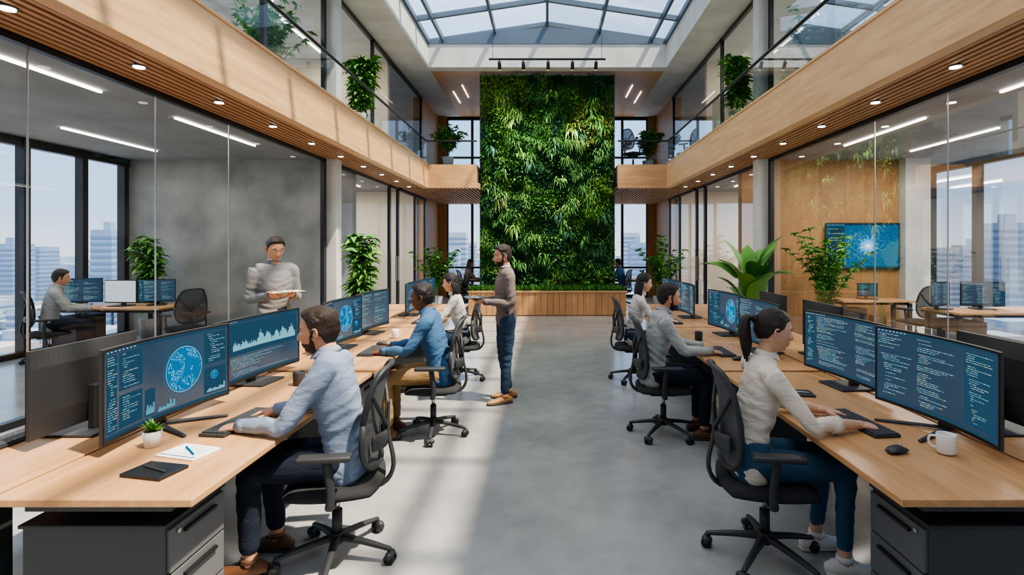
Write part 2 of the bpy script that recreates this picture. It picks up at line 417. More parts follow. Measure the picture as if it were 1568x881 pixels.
for i in range(64):
    cx,cz=U(-1.5,1.5),U(1.0,5.7)
    if i<11: cx,cz=[(-1.15,5.45),(-.95,4.95),(1.15,5.45),(.65,4.75),(.8,4.45),(-.85,2.2),(-1.25,2.9),(1.25,4.95),(-.8,5.2),(.1,5.6),(.6,4.4)][i]
    gi=random.choice([1,2,3,7]) if i>=11 else random.choice([3,4,5,4])
    fern=(i%2==0)
    for k in range(34 if fern else 22):
        a=U(0,6.28); L=U(.20,.40) if i<11 else U(.14,.30)
        leaf(mb,(cx+U(-.08,.08),13.40-U(0,.05),cz+U(-.08,.08)),Vector((math.cos(a),-.9,math.sin(a)*.8+.3)),L,U(.035,.06) if not fern else U(.014,.026),3.0,GREENS[min(6,max(0,gi+random.choice([-1,0,0,1]))) if gi<7 else 8],5)
mb.obj('living_wall')
mb=MB()
for i in range(26):
    x0=-1.97+i*3.94/26; mb.box(x0+.004,x0+3.94/26-.004,13.02,13.05,.03,.60,woodV)
mb.box(-1.96,1.96,13.05,13.45,0,.60,woodV); mb.box(-1.99,1.99,13.0,13.08,.595,.63,woodX); mb.box(-1.96,1.96,13.08,13.4,.58,.61,soil)
for i in range(2600):
    x=U(-1.95,1.95); leaf(mb,(x,U(13.07,13.4),.6),Vector((U(-.6,.6),U(-.7,.3),1)),U(.1,.22),U(.015,.035),.6,GREENS[random.choice([1,2,3,3,7])],2)
mb.obj('wooden_planter')
mb=MB(); yt=12.0; zt=6.02
mb.box(-1.34,1.34,yt-.02,yt+.02,zt,zt+.035,black)
for x in (-1.25,1.25): mb.cyl((x,yt,zt),(x,yt,7.0),.005,black,n=6)
for x in (-1.1,-.55,.02,.58,1.12):
    mb.cyl((x,yt,zt),(x,yt,zt-.07),.012,black,n=8); mb.cyl((x,yt-.02,zt-.05),(x,yt+.08,zt-.19),.04,black,n=14)
    mb.cyl((x,yt+.081,zt-.191),(x,yt+.083,zt-.194),.033,downE,n=14)
mb.obj('track_light')
for x in (-1.1,-.1,1.12):
    l=bpy.data.lights.new('track_spot','SPOT'); l.energy=400; l.spot_size=1.2; l.spot_blend=.9; l.color=(1,.93,.74); l.shadow_soft_size=.05
    o=bpy.data.objects.new('track_spot_lamp',l); o.location=(x,yt+.1,zt-.22)
    o.rotation_euler=(Vector((x*1.0,13.4,3.8))-o.location).to_track_quat('-Z','Y').to_euler(); COL.objects.link(o)
# ------------------------------------------------------------ plants
def potted(name,loc,kind,H,sc=1,potr=.19,poth=.42,seed=0):
    random.seed(seed); mb=MB()
    mb.tube([(0,0,0),(0,0,poth)],[potr*.75,potr],potM,n=24,rnd=False); mb.cyl((0,0,poth-.03),(0,0,poth-.005),potr*.93,soil)
    if kind=='ficus':
        for i in range(5):
            a=U(0,6.28); r=U(.03,.09)
            top=Vector((math.cos(a)*r*2.4,math.sin(a)*r*2.4,U(.75,.95)*H))
            P=[Vector((math.cos(a)*.03,math.sin(a)*.03,poth-.02)),Vector((math.cos(a)*r,math.sin(a)*r,H*.5)),top]
            mb.tube(P,[.014,.010,.005],stemM,n=6,sub=4)
            pp,_=smoothpath(P,[1,1,1],12)
            for q in pp[6:]:
                for k in range(7):
                    b=U(0,6.28); d=Vector((math.cos(b),math.sin(b),U(-.1,.8)))
                    leaf(mb,q+Vector((U(-.05,.05),U(-.05,.05),U(-.05,.05))),d,U(.15,.28),U(.06,.10),1.3,GREENS[random.choice([1,2,3,3,4])],4)
    elif kind=='banana':
        for i in range(20):
            a=i*2.4; el=U(.6,1.35); L=U(.6,.9)*(H-poth)*.62
            d=Vector((math.cos(a)*math.cos(el),math.sin(a)*math.cos(el),math.sin(el)))
            b=Vector((0,0,poth+U(.15,.5)*(H-poth)))
            mb.tube([Vector((0,0,poth-.03)),b,b+d*L*.35],[.02,.014,.007],GREENS[3],n=6,sub=3)
            leaf(mb,b+d*L*.3,d,L*.80,L*.34,1.1,GREENS[random.choice([1,2,3,3])],6)
    elif kind=='palm':
        for i in range(30):
            a=i*2.4; el=U(1.05,1.52); L=U(.55,.92)*(H-poth)
            d=Vector((math.cos(a)*math.cos(el),math.sin(a)*math.cos(el),math.sin(el)))
            P=[];p=Vector((U(-.03,.03),U(-.03,.03),poth+U(0,.3)*(H-poth)));dd=d.copy()
            for s in range(8):
                P.append(p.copy()); p=p+dd*L/8; dd=(dd+Vector((0,0,-.10))).normalized()
            mb.tube(P,[.006]*7+[.003],GREENS[2],n=5)
            for q in P[2:]:
                for k in range(8):
                    b=U(0,6.28); sd=Vector((math.cos(b),math.sin(b),U(-.3,.7)))
                    leaf(mb,q,sd+d*.3,U(.09,.17),U(.04,.065),1.4,GREENS[random.choice([1,2,3,3,4])],3)
    random.seed(seed+99); o=mb.obj(name,loc); o.scale=(sc,sc,sc); return o
potted('potted_ficus',(-2.95,8.2,0),'ficus',2.02,seed=1)
potted('potted_banana_plant',(2.82,7.3,0),'banana',1.95,seed=2)
potted('potted_palm',(-2.95,13.9,0),'palm',1.85,seed=3)
potted('potted_palm',(3.0,13.9,0),'palm',1.9,seed=4)
potted('potted_ficus',(-7.2,9.5,0),'ficus',1.95,seed=5)
potted('potted_palm',(4.90,9.2,0),'palm',2.0,seed=6)
potted('potted_palm',(-2.6,13.7,ZF),'palm',1.15,seed=7,poth=.3,potr=.15)
potted('potted_palm',(2.75,14.3,ZF),'palm',1.25,seed=8,poth=.3,potr=.15)
for i,(x,y,h) in enumerate(((-3.4,9.5,1.45),(-4.5,8.3,1.95),(3.4,9.3,1.45),(4.5,8.6,1.95))):
    potted('potted_palm' if i%2 else 'potted_ficus',(x,y,ZF),'palm' if i%2 else 'ficus',h,seed=10+i,poth=.35,potr=.16)
# ------------------------------------------------------------ screens
SBG=pbr('screen_bg',(.01,.02,.03),.25,emit=(.018,.045,.080),es=1.15)
SP=emis('screen_panel',(.028,.070,.115),1.15)
ST=[emis('screen_txt%d'%i,c,1.3) for i,c in enumerate([(.20,.48,.56),(.45,.55,.60),(.11,.34,.42),(.55,.48,.30),(.22,.44,.28),(.18,.38,.66)])]
SC=emis('screen_cyan',(.10,.58,.88),1.9); SW=emis('screen_white',(.75,.88,.95),1.9); SB=emis('screen_blue',(.025,.16,.34),1.2)
SG=emis('screen_glow',(.05,.32,.70),1.9)
SL=emis('screen_light',(.75,.82,.88),.9)
def monitor_mesh(W,H,sag,zb,content,seed=0,foot='v'):
    random.seed(seed); mb=MB()
    def P(u,v,off=0): return Vector((sag*(2*u-1)**2+off,(u-.5)*W,zb+v*H))
    def rect(u0,v0,u1,v1,mat,off=.002):
        n=max(1,int((u1-u0)*24)); v=[]
        for i in range(n+1):
            u=u0+(u1-u0)*i/n; v+=[P(u,v0,off),P(u,v1,off)]
        mb.add(v,[(2*i,2*i+2,2*i+3,2*i+1) for i in range(n)],mat)
    n=24
    rect(.006,.012,.994,.988,SBG,.001)
    v=[]
    e=.006/W; h=.006/H
    for i in range(n+1):
        u=-e+(1+2*e)*i/n
        th=.018+.02*(1-abs(2*u-1)**2)
        v+=[P(u,-h*2,0),P(u,1+h,0),P(u,1+h,-.018),P(u,.8,-th),P(u,.25,-th),P(u,-h*2,-.018)]
    f=[]
    for i in range(n):
        for k in range(6):
            k2=(k+1)%6; f.append((6*i+k,6*i+k2,6*i+6+k2,6*i+6+k))
    f+=[(5,4,3,2,1,0),tuple(6*n+k for k in range(6))]
    mb.add(v,f,dark)
    for (a,b_,c,d_) in ((-e,-.02,1+e,.012),(-e,.988,1+e,1.008),(-e,0,.006,1),(.994,0,1+e,1)): rect(a,b_,c,d_,black,.003)
    def code(u0,u1,v0,v1,rows,dense=.85):
        dv=(v1-v0)/rows; ind=0
        for r_ in range(rows):
            if R()>dense: continue
            ind=max(0,min(5,ind+random.choice([-1,0,0,1]))); u=u0+ind*.012
            vv=v1-(r_+.65)*dv
            lim=u0+(u1-u0)*U(.2,.9)
            while u<lim:
                w=U(.006,.035)
                rect(u,vv,min(u+w,u1),vv+dv*.30,random.choice(ST[:3]+ST),.004); u+=w+.006
    def bars(u0,u1,v0,v1,nb,mat):
        for i in range(nb):
            u=u0+(u1-u0)*i/nb; hh=(v1-v0)*(.25+.75*abs(noise.noise(Vector((i*.31,seed,2))))*1.4)
            rect(u,v0,u+(u1-u0)/nb*.8,v0+min(hh,v1-v0),mat,.004)
    def globe(uc,vc,rad,dots=500):
        for rr_,mat,wd in ((1.0,SC,.025),(1.15,SB,.015)):
            k=48; vv=[]
            for i in range(k):
                a=2*math.pi*i/k
                for q in (rr_,rr_-wd): vv.append(P(uc+rad*q*math.cos(a)/W,vc+rad*q*math.sin(a)/H,.005))
            mb.add(vv,[(2*i,2*i+1,(2*i+3)%(2*k),(2*i+2)%(2*k)) for i in range(k)],mat)
        k=32; vv=[P(uc,vc,.004)]+[P(uc+rad*.95*math.cos(6.2832*i/k)/W,vc+rad*.95*math.sin(6.2832*i/k)/H,.004) for i in range(k)]
        mb.add(vv,[(0,1+i,1+(i+1)%k) for i in range(k)],SB)
        for i in range(dots):
            a=U(0,6.28); q=rad*math.sqrt(R())*.93; x=q*math.cos(a); z=q*math.sin(a)
            if noise.noise(Vector((x*18,z*18,seed)))<-.05: continue
            d=.0016; u=uc+x/W; v_=vc+z/H
            rect(u-d/W,v_-d/H,u+d/W,v_+d/H,SC if R()<.8 else SW,.006)
    rect(.01,.955,.99,.985,SP,.003); rect(.01,.02,.99,.05,SP,.003)
    for i in range(8): rect(.02+i*.03,.963,.035+i*.03,.975,ST[1],.004)
    if content=='globe':
        rect(.02,.08,.10,.93,SP); code(.025,.1,.1,.92,30)
        rect(.12,.5,.30,.93,SP,.002); code(.13,.3,.52,.92,16)
        rect(.12,.08,.30,.45,SP,.002); code(.13,.3,.1,.43,12)
        rect(.32,.08,.40,.4,SP); bars(.325,.395,.1,.35,10,ST[2])
        globe(.63,.52,.125,700)
        rect(.80,.5,.98,.93,SP); code(.81,.98,.52,.92,14); rect(.80,.08,.98,.44,SP)
        bars(.42,.56,.08,.2,16,ST[2]); bars(.82,.97,.1,.2,12,ST[0]); globe(.88,.33,.025,20)
    elif content=='chart':
        rect(.02,.08,.14,.93,SP); code(.03,.14,.1,.92,30)
        rect(.16,.42,.97,.93,SP)
        for i in range(90):
            u=.2+.75*i/90; hh=.04+.3*abs(noise.noise(Vector((i*.09,3,seed))))+.07*R()
            rect(u,.5,u+.75/90*.9,.5+hh,ST[0],.004)
        code(.17,.97,.08,.38,11)
    elif content=='code':
        rect(.02,.08,.12,.93,SP); code(.03,.12,.1,.92,34); code(.15,.55,.08,.94,36); code(.6,.97,.08,.94,36,.6)
        rect(.575,.08,.578,.94,SP)
    elif content=='code2':
        code(.02,.3,.08,.94,34,.8); rect(.72,.08,.98,.93,SP); code(.34,.68,.08,.94,36,.75); code(.74,.97,.1,.92,34,.8)
    elif content=='burst':
        rect(.01,.02,.99,.98,SB,.0025); rect(.02,.08,.25,.93,SP,.003); code(.03,.25,.1,.9,16)
        for rr_,mt,of in ((.26,SG,.0035),(.10,SC,.004),(.05,SW,.0045)):
            k=28; vv=[P(.57,.5,of)]
            for i in range(k):
                q=rr_*(1 if i%2 else .55)*U(.8,1.1); vv.append(P(.57+q*math.cos(6.2832*i/k)*H/W,.5+q*math.sin(6.2832*i/k),of))
            mb.add(vv,[(0,1+i,1+(i+1)%k) for i in range(k)],mt)
        for i in range(900):
            a=U(0,6.28); q=abs(random.gauss(0,.22)); d=.0035
            u=.57+q*math.cos(a)*H/W*1.5; v_=.5+q*math.sin(a)*1.1
            if .27<u<.97 and .05<v_<.95: rect(u-d/W,v_-d/H,u+d/W,v_+d/H,SW if q<.12 else SC,.006)
    elif content=='light':
        rect(.01,.02,.99,.98,SL,.007); rect(.05,.1,.5,.2,ST[1],.009); rect(.05,.5,.9,.54,ST[1],.009); rect(.05,.7,.7,.74,ST[1],.009)
    if foot=='v':
        mb.box(-.075,-.03,-.035,.035,.01,zb+H*.45,dark,.006)
        mb.tube([(-.06,0,.012),(.22,-.16,.008)],[(.022,.010),(.010,.006)],dark,side=(0,1,0),n=10)
        mb.tube([(-.06,0,.012),(.22,.16,.008)],[(.022,.010),(.010,.006)],dark,side=(0,1,0),n=10)
        mb.tube([(-.06,0,.012),(-.13,0,.008)],[(.02,.010),(.012,.006)],dark,n=10)
    elif foot=='plate':
        mb.box(-.075,-.035,-.03,.03,.01,zb+H*.45,dark,.006); mb.box(-.15,.12,-.13,.13,0,.013,dark,.005)
    return mb.mesh('monitor_mesh')
HD=.751
def mon(loc,rot,W,H,content,seed,foot='v',sag=.05,zb=.06,name='curved_monitor'):
    return place(name,monitor_mesh(W,H,sag,zb,content,seed,foot),loc,rot)
mon((-2.03,2.79,HD),math.radians(-3),.85,.42,'globe',1,'v',.045)
mon((-2.05,3.70,HD),math.radians(-6),.90,.41,'chart',2,'plate',.03)
mon((-1.97,4.97,HD),math.radians(-3),.80,.40,'globe',3,'plate',.04)
mon((-1.97,5.82,HD),math.radians(-6),.80,.40,'code',4,'plate',.04)
mon((-1.93,7.40,HD),0,.80,.40,'globe',5,'plate',.04)
mon((-1.93,8.25,HD),math.radians(-4),.80,.40,'code2',6,'plate',.04)
mon((2.03,2.72,HD),math.pi+math.radians(3),.80,.42,'code2',7,'v',.045)
mon((2.05,3.58,HD),math.pi+math.radians(6),.86,.41,'code',8,'plate',.03)
mon((1.97,4.80,HD),math.pi+math.radians(3),.80,.40,'code2',9,'plate',.04)
mon((1.97,5.72,HD),math.pi+math.radians(5),.85,.40,'globe',10,'plate',.04)
mon((1.93,7.15,HD),math.pi,.80,.40,'code',11,'plate',.04)
mon((1.93,8.05,HD),math.pi+math.radians(4),.80,.40,'globe',12,'plate',.04)
for x,y,r_ in ((-2.42,2.74,math.pi),(2.42,2.75,0),(2.42,4.6,0),(2.42,5.6,0)):
    mon((x,y,HD),r_,.62,.40,'code',13,'plate',.0,name='flat_monitor')
# ------------------------------------------------------------ desks
def desk(s,y0,y1,near):
    mb=MB(); xa,xb=1.34,2.11
    B=lambda x0,x1,*a,**k: mb.box(min(s*x0,s*x1),max(s*x0,s*x1),*a,**k)
    B(xa,xb,y0,y1,.72,.75,woodDesk,bev=.004)
    B(xa+.12,xb-.08,y0+.06,y1-.06,.675,.72,darkg)
    for y in ((y0+.48,y1-.1) if near else (y0+.42,y1-.1)):
        B(xa+.5,xa+.56,y-.03,y+.03,.02,.69,dark); B(xb-.06,xb,y-.03,y+.03,0,.69,dark); B(xa+.2,xb,y-.03,y+.03,0,.03,dark)
    mb.obj('office_desk')
    mb=MB()
    B(2.13,2.78,y0+.06,y1,.72,.75,woodDesk,bev=.004); B(2.2,2.6,y0+.12,y1-.06,.675,.72,darkg)
    for y in (y0+.15,y1-.1):
        B(2.6,2.66,y-.03,y+.03,0,.69,dark); B(2.2,2.26,y-.03,y+.03,0,.69,dark)
    mb.obj('office_desk')
    mb=MB(); c0=y0+.08; c1=c0+(.36 if near else .3)
    B(1.50,2.06,c0,c1,.04,.60,darkg,bev=.004); B(1.49,2.07,c0-.01,c1+.01,.60,.615,dark,bev=.003); B(1.52,2.04,c0+.02,c1-.02,0,.04,dark)
    for k in range(3):
        z0=.055+k*.18; B(1.484,1.502,c0+.01,c1-.01,z0,z0+.172,midg,bev=.003)
        B(1.468,1.486,c0+.08,c1-.08,z0+.13,z0+.142,black)
    mb.cyl((s*1.484,c0+.05,.565),(s*1.476,c0+.05,.565),.009,chrome,n=12)
    mb.obj('drawer_cabinet')
for s in (-1,1):
    desk(s,1.97,4.0,True); desk(s,4.06,6.25,False); desk(s,6.31,8.85,False)
# ------------------------------------------------------------ small items
keyM=pbr('key_caps',(.045,.048,.053),.5)
def keyboard_mesh():
    mb=MB(); mb.box(-.07,.07,-.215,.215,0,.014,dark,.004)
    for r_ in range(5):
        for c in range(15):
            if r_==0 and 4<c<9: continue
            x=-.052+r_*.026; y=-.2+c*.0275
            mb.box(x-.011,x+.011,y-.012 ,y+.012,.013,.021,keyM,.002)
    mb.box(-.063,-.041,-.085,.04,.013,.021,keyM,.002)
    return mb.mesh('keyboard')
KB=keyboard_mesh()
def mouse_mesh():
    mb=MB(); mb.tube([(-.045,0,.012),(-.02,0,.016),(.01,0,.017),(.045,0,.011)],[(.022,.009),(.030,.016),(.030,.017),(.022,.009)],dark,n=16,sub=3)
    mb.cyl((.02,-.003,.034),(.02,.003,.034),.006,chrome,n=10); return mb.mesh('mouse')
MO=mouse_mesh()
for (x,y,r_) in ((-1.66,2.83,math.pi-.12),(-1.60,4.78,math.pi),(-1.63,6.72,math.pi),(1.68,2.82,.1),(1.58,4.75,0),(1.62,6.70,0)):
    place('keyboard',KB,(x,y,.7515),r_)
place('keyboard',KB,(-2.64,2.6,.7515),0); place('keyboard',KB,(2.64,2.6,.7515),0)
place('computer_mouse',MO,(1.62,2.42,.7515),.3); place('computer_mouse',MO,(-2.6,2.25,.7515),.3)
place('computer_mouse',MO,(-1.62,5.12,.7515),0);place('computer_mouse',MO,(1.62,4.42,.7515),0)
def mug(loc,mat,rot=0):
    mb=MB(); n=28; prof=[(0,.004),(.034,.004),(.038,.01),(.040,.09),(.0385,.093),(.036,.09),(.034,.012),(0,.010)]
    v=[];f=[]
    for r_,z in prof:
        for k in range(n): v.append((r_*math.cos(6.2832*k/n),r_*math.sin(6.2832*k/n),z))
    for i in range(len(prof)-1):
        for k in range(n): f.append((i*n+k,i*n+(k+1)%n,(i+1)*n+(k+1)%n,(i+1)*n+k))
    mb.add(v,f,mat,True)
    mb.tube([(.037,0,.075),(.06,0,.072),(.066,0,.05),(.058,0,.028),(.037,0,.022)],.0055,mat,n=8,sub=4)
    mb.cyl((0,0,.07),(0,0,.072),.035,pbr('coffee',(.05,.02,.01),.2)); mb.obj('coffee_mug',loc,rot)
mug((1.84,2.41,.751),white,2.5); mug((-1.72,3.62,.751),dark,1); mug((1.55,5.35,.751),dark,1); mug((-1.6,5.5,.751),white,1)
mb=MB(); mb.tube([(0,0,0),(0,0,.075)],[.032,.040],white,n=24,rnd=False); mb.cyl((0,0,.068),(0,0,.0755),.037,soil)
for i in range(26):
    a=i*2.4; el=.4+1.0*i/26; leaf(mb,(0,0,.07),Vector((math.cos(a)*math.cos(el),math.sin(a)*math.cos(el),math.sin(el))),U(.045,.07),.016,.3,GREENS[random.choice([2,3,4])],3)
mb.obj('potted_succulent',(-1.89,2.50,.751))
mb=MB(); mb.box(-.07,.07,-.10,.10,0,.014,black,.003); mb.box(-.066,.072,-.097,.097,.002,.012,paper); mb.tube([(-.02,-.07,.019),(.01,.07,.019)],.004,dark,n=8,side=(1,0,0)); mb.obj('notebook',(-1.66,2.21,.751),math.radians(78))
mb=MB(); mb.box(-.075,.075,-.11,.11,0,.008,paper,.001); mb.box(-.06,-.055,-.1,.1,.0085,.0088,SB)
for k in range(7): mb.box(-.04+k*.015,-.038+k*.015,-.09,U(.0,.09),.0081,.0085,ST[5])
mb.tube([(-.03,-.06,.012),(.03,.05,.012)],.004,SB,n=8,side=(1,0,0)); mb.obj('open_notepad',(-1.66,2.42,.751),math.radians(75))
mb=MB(); mb.box(-.07,.07,-.10,.10,0,.012,dark,.003); mb.tube([(-.02,-.07,.016),(.01,.07,.016)],.004,chrome,n=8,side=(1,0,0)); mb.obj('notebook',(1.62,3.40,.751),math.radians(80))
# ------------------------------------------------------------ chair
def chair_mesh():
    mb=MB()
    for k in range(5):
        a=2*math.pi*k/5+.35; c,s_=math.cos(a),math.sin(a)
        mb.tube([(0,0,.125),(c*.16,s_*.16,.105),(c*.30,s_*.30,.078)],[(.03,.02),(.02,.016),(.015,.012)],dark,side=(-s_,c,0),n=10,sub=3)
        mb.cyl((c*.30,s_*.30,.03),(c*.30,s_*.30,.085),.009,dark,n=8)
        for t in (-.016,.016):
            px,py=c*.305-s_*t,s_*.305+c*t; dx,dy=-s_*.009,c*.009
            mb.cyl((px-dx,py-dy,.029),(px+dx,py+dy,.029),.029,black,n=16)
        mb.tube([(c*.305-s_*.02,s_*.305+c*.02,.045),(c*.305+s_*.02,s_*.305-c*.02,.045)],.022,dark,n=8,side=(0,0,1))
    mb.cyl((0,0,.09),(0,0,.15),.035,dark); mb.cyl((0,0,.14),(0,0,.27),.027,dark); mb.cyl((0,0,.26),(0,0,.39),.016,chrome)
    mb.box(-.13,.11,-.08,.08,.365,.405,dark,.01)
    n=14; v=[];f=[]
    def sx(i,j):
        a=i/n*2-1; b=j/n*2-1
        return .25*a*math.sqrt(1-.28*b*b),.25*b*math.sqrt(1-.28*a*a),a,b
    for layer in (0,1):
        for i in range(n+1):
            for j in range(n+1):
                x,y,a,b=sx(i,j); e=max(abs(a),abs(b))**6
                z=.47-.028*e-.02*max(0,a)**4+.006*b*b if layer==0 else .408+.012*e
                v.append((x+.0,y,z))
    m_=(n+1)*(n+1)
    for i in range(n):
        for j in range(n):
            q=(i*(n+1)+j,(i+1)*(n+1)+j,(i+1)*(n+1)+j+1,i*(n+1)+j+1)
            f.append(q); f.append(tuple(m_+k for k in reversed(q)))
    edge=[(0,j) for j in range(n)]+[(i,n) for i in range(n)]+[(n,j) for j in range(n,0,-1)]+[(i,0) for i in range(n,0,-1)]
    for k in range(len(edge)):
        a=edge[k];b=edge[(k+1)%len(edge)]; ia=a[0]*(n+1)+a[1]; ib=b[0]*(n+1)+b[1]
        f.append((ia,ib,m_+ib,m_+ia))
    mb.add(v,f,fabric,True)
    def BP(u,v_,off=0):
        hw=.205+.03*math.sin(math.pi*min(1,v_*1.15))-.035*v_**3
        z=.53+.53*v_
        x=-.225-.05*v_+.025*math.sin(math.pi*v_)+.045*u*u+off-.03*(v_-.3)**2
        return Vector((x,u*hw,z))
    loop=[]
    for k in range(48):
        a=2*math.pi*k/48; cx,cy=math.cos(a),math.sin(a)
        e=.42; u=math.copysign(abs(cx)**e,cx); w=math.copysign(abs(cy)**e,cy)
        loop.append(BP(u,.5+.5*w))
    loop.append(loop[0]); mb.tube(loop,[(.016,.012)]*49,dark,side=(1,0,0),n=8,rnd=False)
    nu,nv=10,14; v=[];f=[]
    for j in range(nv+1):
        for i in range(nu+1):
            a=i/nu*2-1; b=j/nv*2-1
            u=a*(1-.05*abs(b)**6); w=b*(1-.05*abs(a)**6)
            if abs(a)==1 and abs(b)==1: u,w=a*.9,b*.95
            v.append(BP(u,.5+.5*w))
    for j in range(nv):
        for i in range(nu): f.append((j*(nu+1)+i,j*(nu+1)+i+1,(j+1)*(nu+1)+i+1,(j+1)*(nu+1)+i))
    mb.add(v,f,chmesh,True)
    mb.tube([BP(-.75,.28,-.03),BP(0,.24,-.045),BP(.75,.28,-.03)],[(.012,.045)]*3,dark,side=(1,0,0),n=10,sub=4)
    mb.tube([(-.08,0,.385),(-.24,0,.40),(-.30,0,.50),BP(0,.3,-.05),BP(0,.6,-.04)],[(.035,.014),(.032,.014),(.028,.012),(.022,.010),(.012,.008)],dark,side=(0,1,0),n=10,sub=4)
    for s_ in (-1,1):
        mb.tube([BP(0,.35,-.045),BP(s_*.5,.55,-.03),BP(s_*.93,.75,-.01)],[.014,.012,.010],dark,side=(1,0,0),n=8,sub=3)
        mb.tube([(-.02,s_*.12,.395),(-.03,s_*.27,.40),(-.04,s_*.285,.48),(-.02,s_*.285,.645)],[(.022,.012)]*4,dark,side=(1,0,0),n=10,sub=4)
        mb.box(-.14,.12,s_*.285-.038,s_*.285+.038,.645,.675,dark,.012,seg=3)
    return mb.mesh('office_chair')
CH=chair_mesh()
def chair(x,y,rot,z=0): return place('office_chair',CH,(x,y,z),rot)
chair(-1.15,2.86,math.pi+.14); chair(-1.04,4.77,math.pi+.08); chair(-1.12,6.75,math.pi)
chair(1.19,2.86,-.12); chair(1.06,4.77,-.05); chair(1.12,6.72,0)
# ------------------------------------------------------------ people
def remesh(parts,voxel,it=6,fac=.5):
    v=[];f=[]
    for pv,pf in parts:
        o=len(v); v+=[tuple(p) for p in pv]; f+=[tuple(o+k for k in q) for q in pf]
    me=bpy.data.meshes.new('tmp'); me.from_pydata(v,[],f); me.update()
    ob=bpy.data.objects.new('tmp',me); COL.objects.link(ob)
    bm=bmesh.new(); bm.from_mesh(me); bmesh.ops.recalc_face_normals(bm,faces=bm.faces[:]); bm.to_mesh(me); bm.free()
    m_=ob.modifiers.new('r','REMESH'); m_.mode='VOXEL'; m_.voxel_size=voxel
    s_=ob.modifiers.new('s','SMOOTH'); s_.iterations=it; s_.factor=fac
    dg=bpy.context.evaluated_depsgraph_get(); dg.update(); ev=ob.evaluated_get(dg); m2=ev.to_mesh()
    V=[p.co.copy() for p in m2.vertices]; Nn=[p.normal.copy() for p in m2.vertices]; F=[tuple(p.vertices) for p in m2.polygons]
    ev.to_mesh_clear(); bpy.data.objects.remove(ob); bpy.data.meshes.remove(me)
    return V,Nn,F
def ss(a,b,x):
    t=max(0,min(1,(x-a)/(b-a))); return t*t*(3-2*t)
def g2(a): return math.exp(-a*a)
def head_point(d,fem):
    dx,dy,dz=d; t=max(0,-dz)
    w=math.sqrt(max(0,dx*dx+dy*dy))
    if dz<0: rr=(max(0,1-t**2.9))**(1/2.3)
    else: rr=(max(0,1-dz**2.3))**(1/2.2)
    if w<1e-6: ux,uy=0,0
    else: ux,uy=dx/w,dy/w
    z=.118*dz
    fx=.094 if ux>0 else .103
    X=fx*ux*rr; Y=.076*uy*rr
    Y*=1-(.38 if not fem else .46)*t**1.5
    if ux>0: X*=1-.15*t
    else: X*=1-.52*t**1.2
    X+=.006*t
    if dz>0 and ux>0: X-=.012*dz*dz*ux
    if ux>.1:
        fr=ss(.1,.5,ux); y,zz=Y,z
        nz=ss(.016,-.036,zz)*(1-ss(.038,.049,-zz))
        wd=.0095+.005*ss(.01,.036,-zz)
        X+=fr*(.024 if not fem else .020)*nz*g2(y/wd)
        X-=fr*.010*g2((abs(y)-.031)/.015)*g2((zz-.001)/.012)
        X-=fr*.004*g2(y/.014)*g2((zz-.008)/.008)
        X+=fr*.005*g2((zz-.021)/.008)*g2(y/.05)
        X+=fr*.0075*g2(y/.021)*(g2((zz+.061)/.0048)+g2((zz+.073)/.0055))
        X-=fr*.003*g2(y/.03)*g2((zz+.084)/.006)
        X+=fr*.010*g2(y/.022)*g2((zz+.1)/.013)
        X+=fr*.003*g2((abs(y)-.045)/.02)*g2((zz+.028)/.02)
    return Vector((X,Y,z))
def sphere_dirs(nu,nv):
    D=[];F=[]
    for j in range(nv+1):
        th=math.pi*j/nv
        for i in range(nu):
            ph=2*math.pi*i/nu; D.append((math.sin(th)*math.cos(ph),math.sin(th)*math.sin(ph),math.cos(th)))
    for j in range(nv):
        for i in range(nu):
            i2=(i+1)%nu; F.append((j*nu+i,(j+1)*nu+i,(j+1)*nu+i2,j*nu+i2))
    return D,F
def lerp3(pts,x):
    if x<=pts[0][0]: return pts[0][1]
    for (a,b),(c,d) in zip(pts,pts[1:]):
        if x<=c: return b+(d-b)*ss(0,1,(x-a)/(c-a))
    return pts[-1][1]
LIP=pbr('lips',(.40,.17,.13),.5); EYEW=pbr('eye_white',(.7,.68,.66),.2); EYED=pbr('eye_iris',(.03,.015,.01),.15)
SHOE_SOLE=pbr('shoe_sole_white',(.6,.58,.54),.7)
_sk={}
def skinm(c):
    if c not in _sk:
        m=pbr('skin_%d'%len(_sk),c,.5,spec=.35,bump=.05,bscale=250,var=.07,vscale=25)
        m.node_tree.nodes['Principled BSDF'].inputs['Subsurface Weight'].default_value=.08
        m.node_tree.nodes['Principled BSDF'].inputs['Subsurface Radius'].default_value=(.02,.008,.004)
        _sk[c]=m
    return _sk[c]
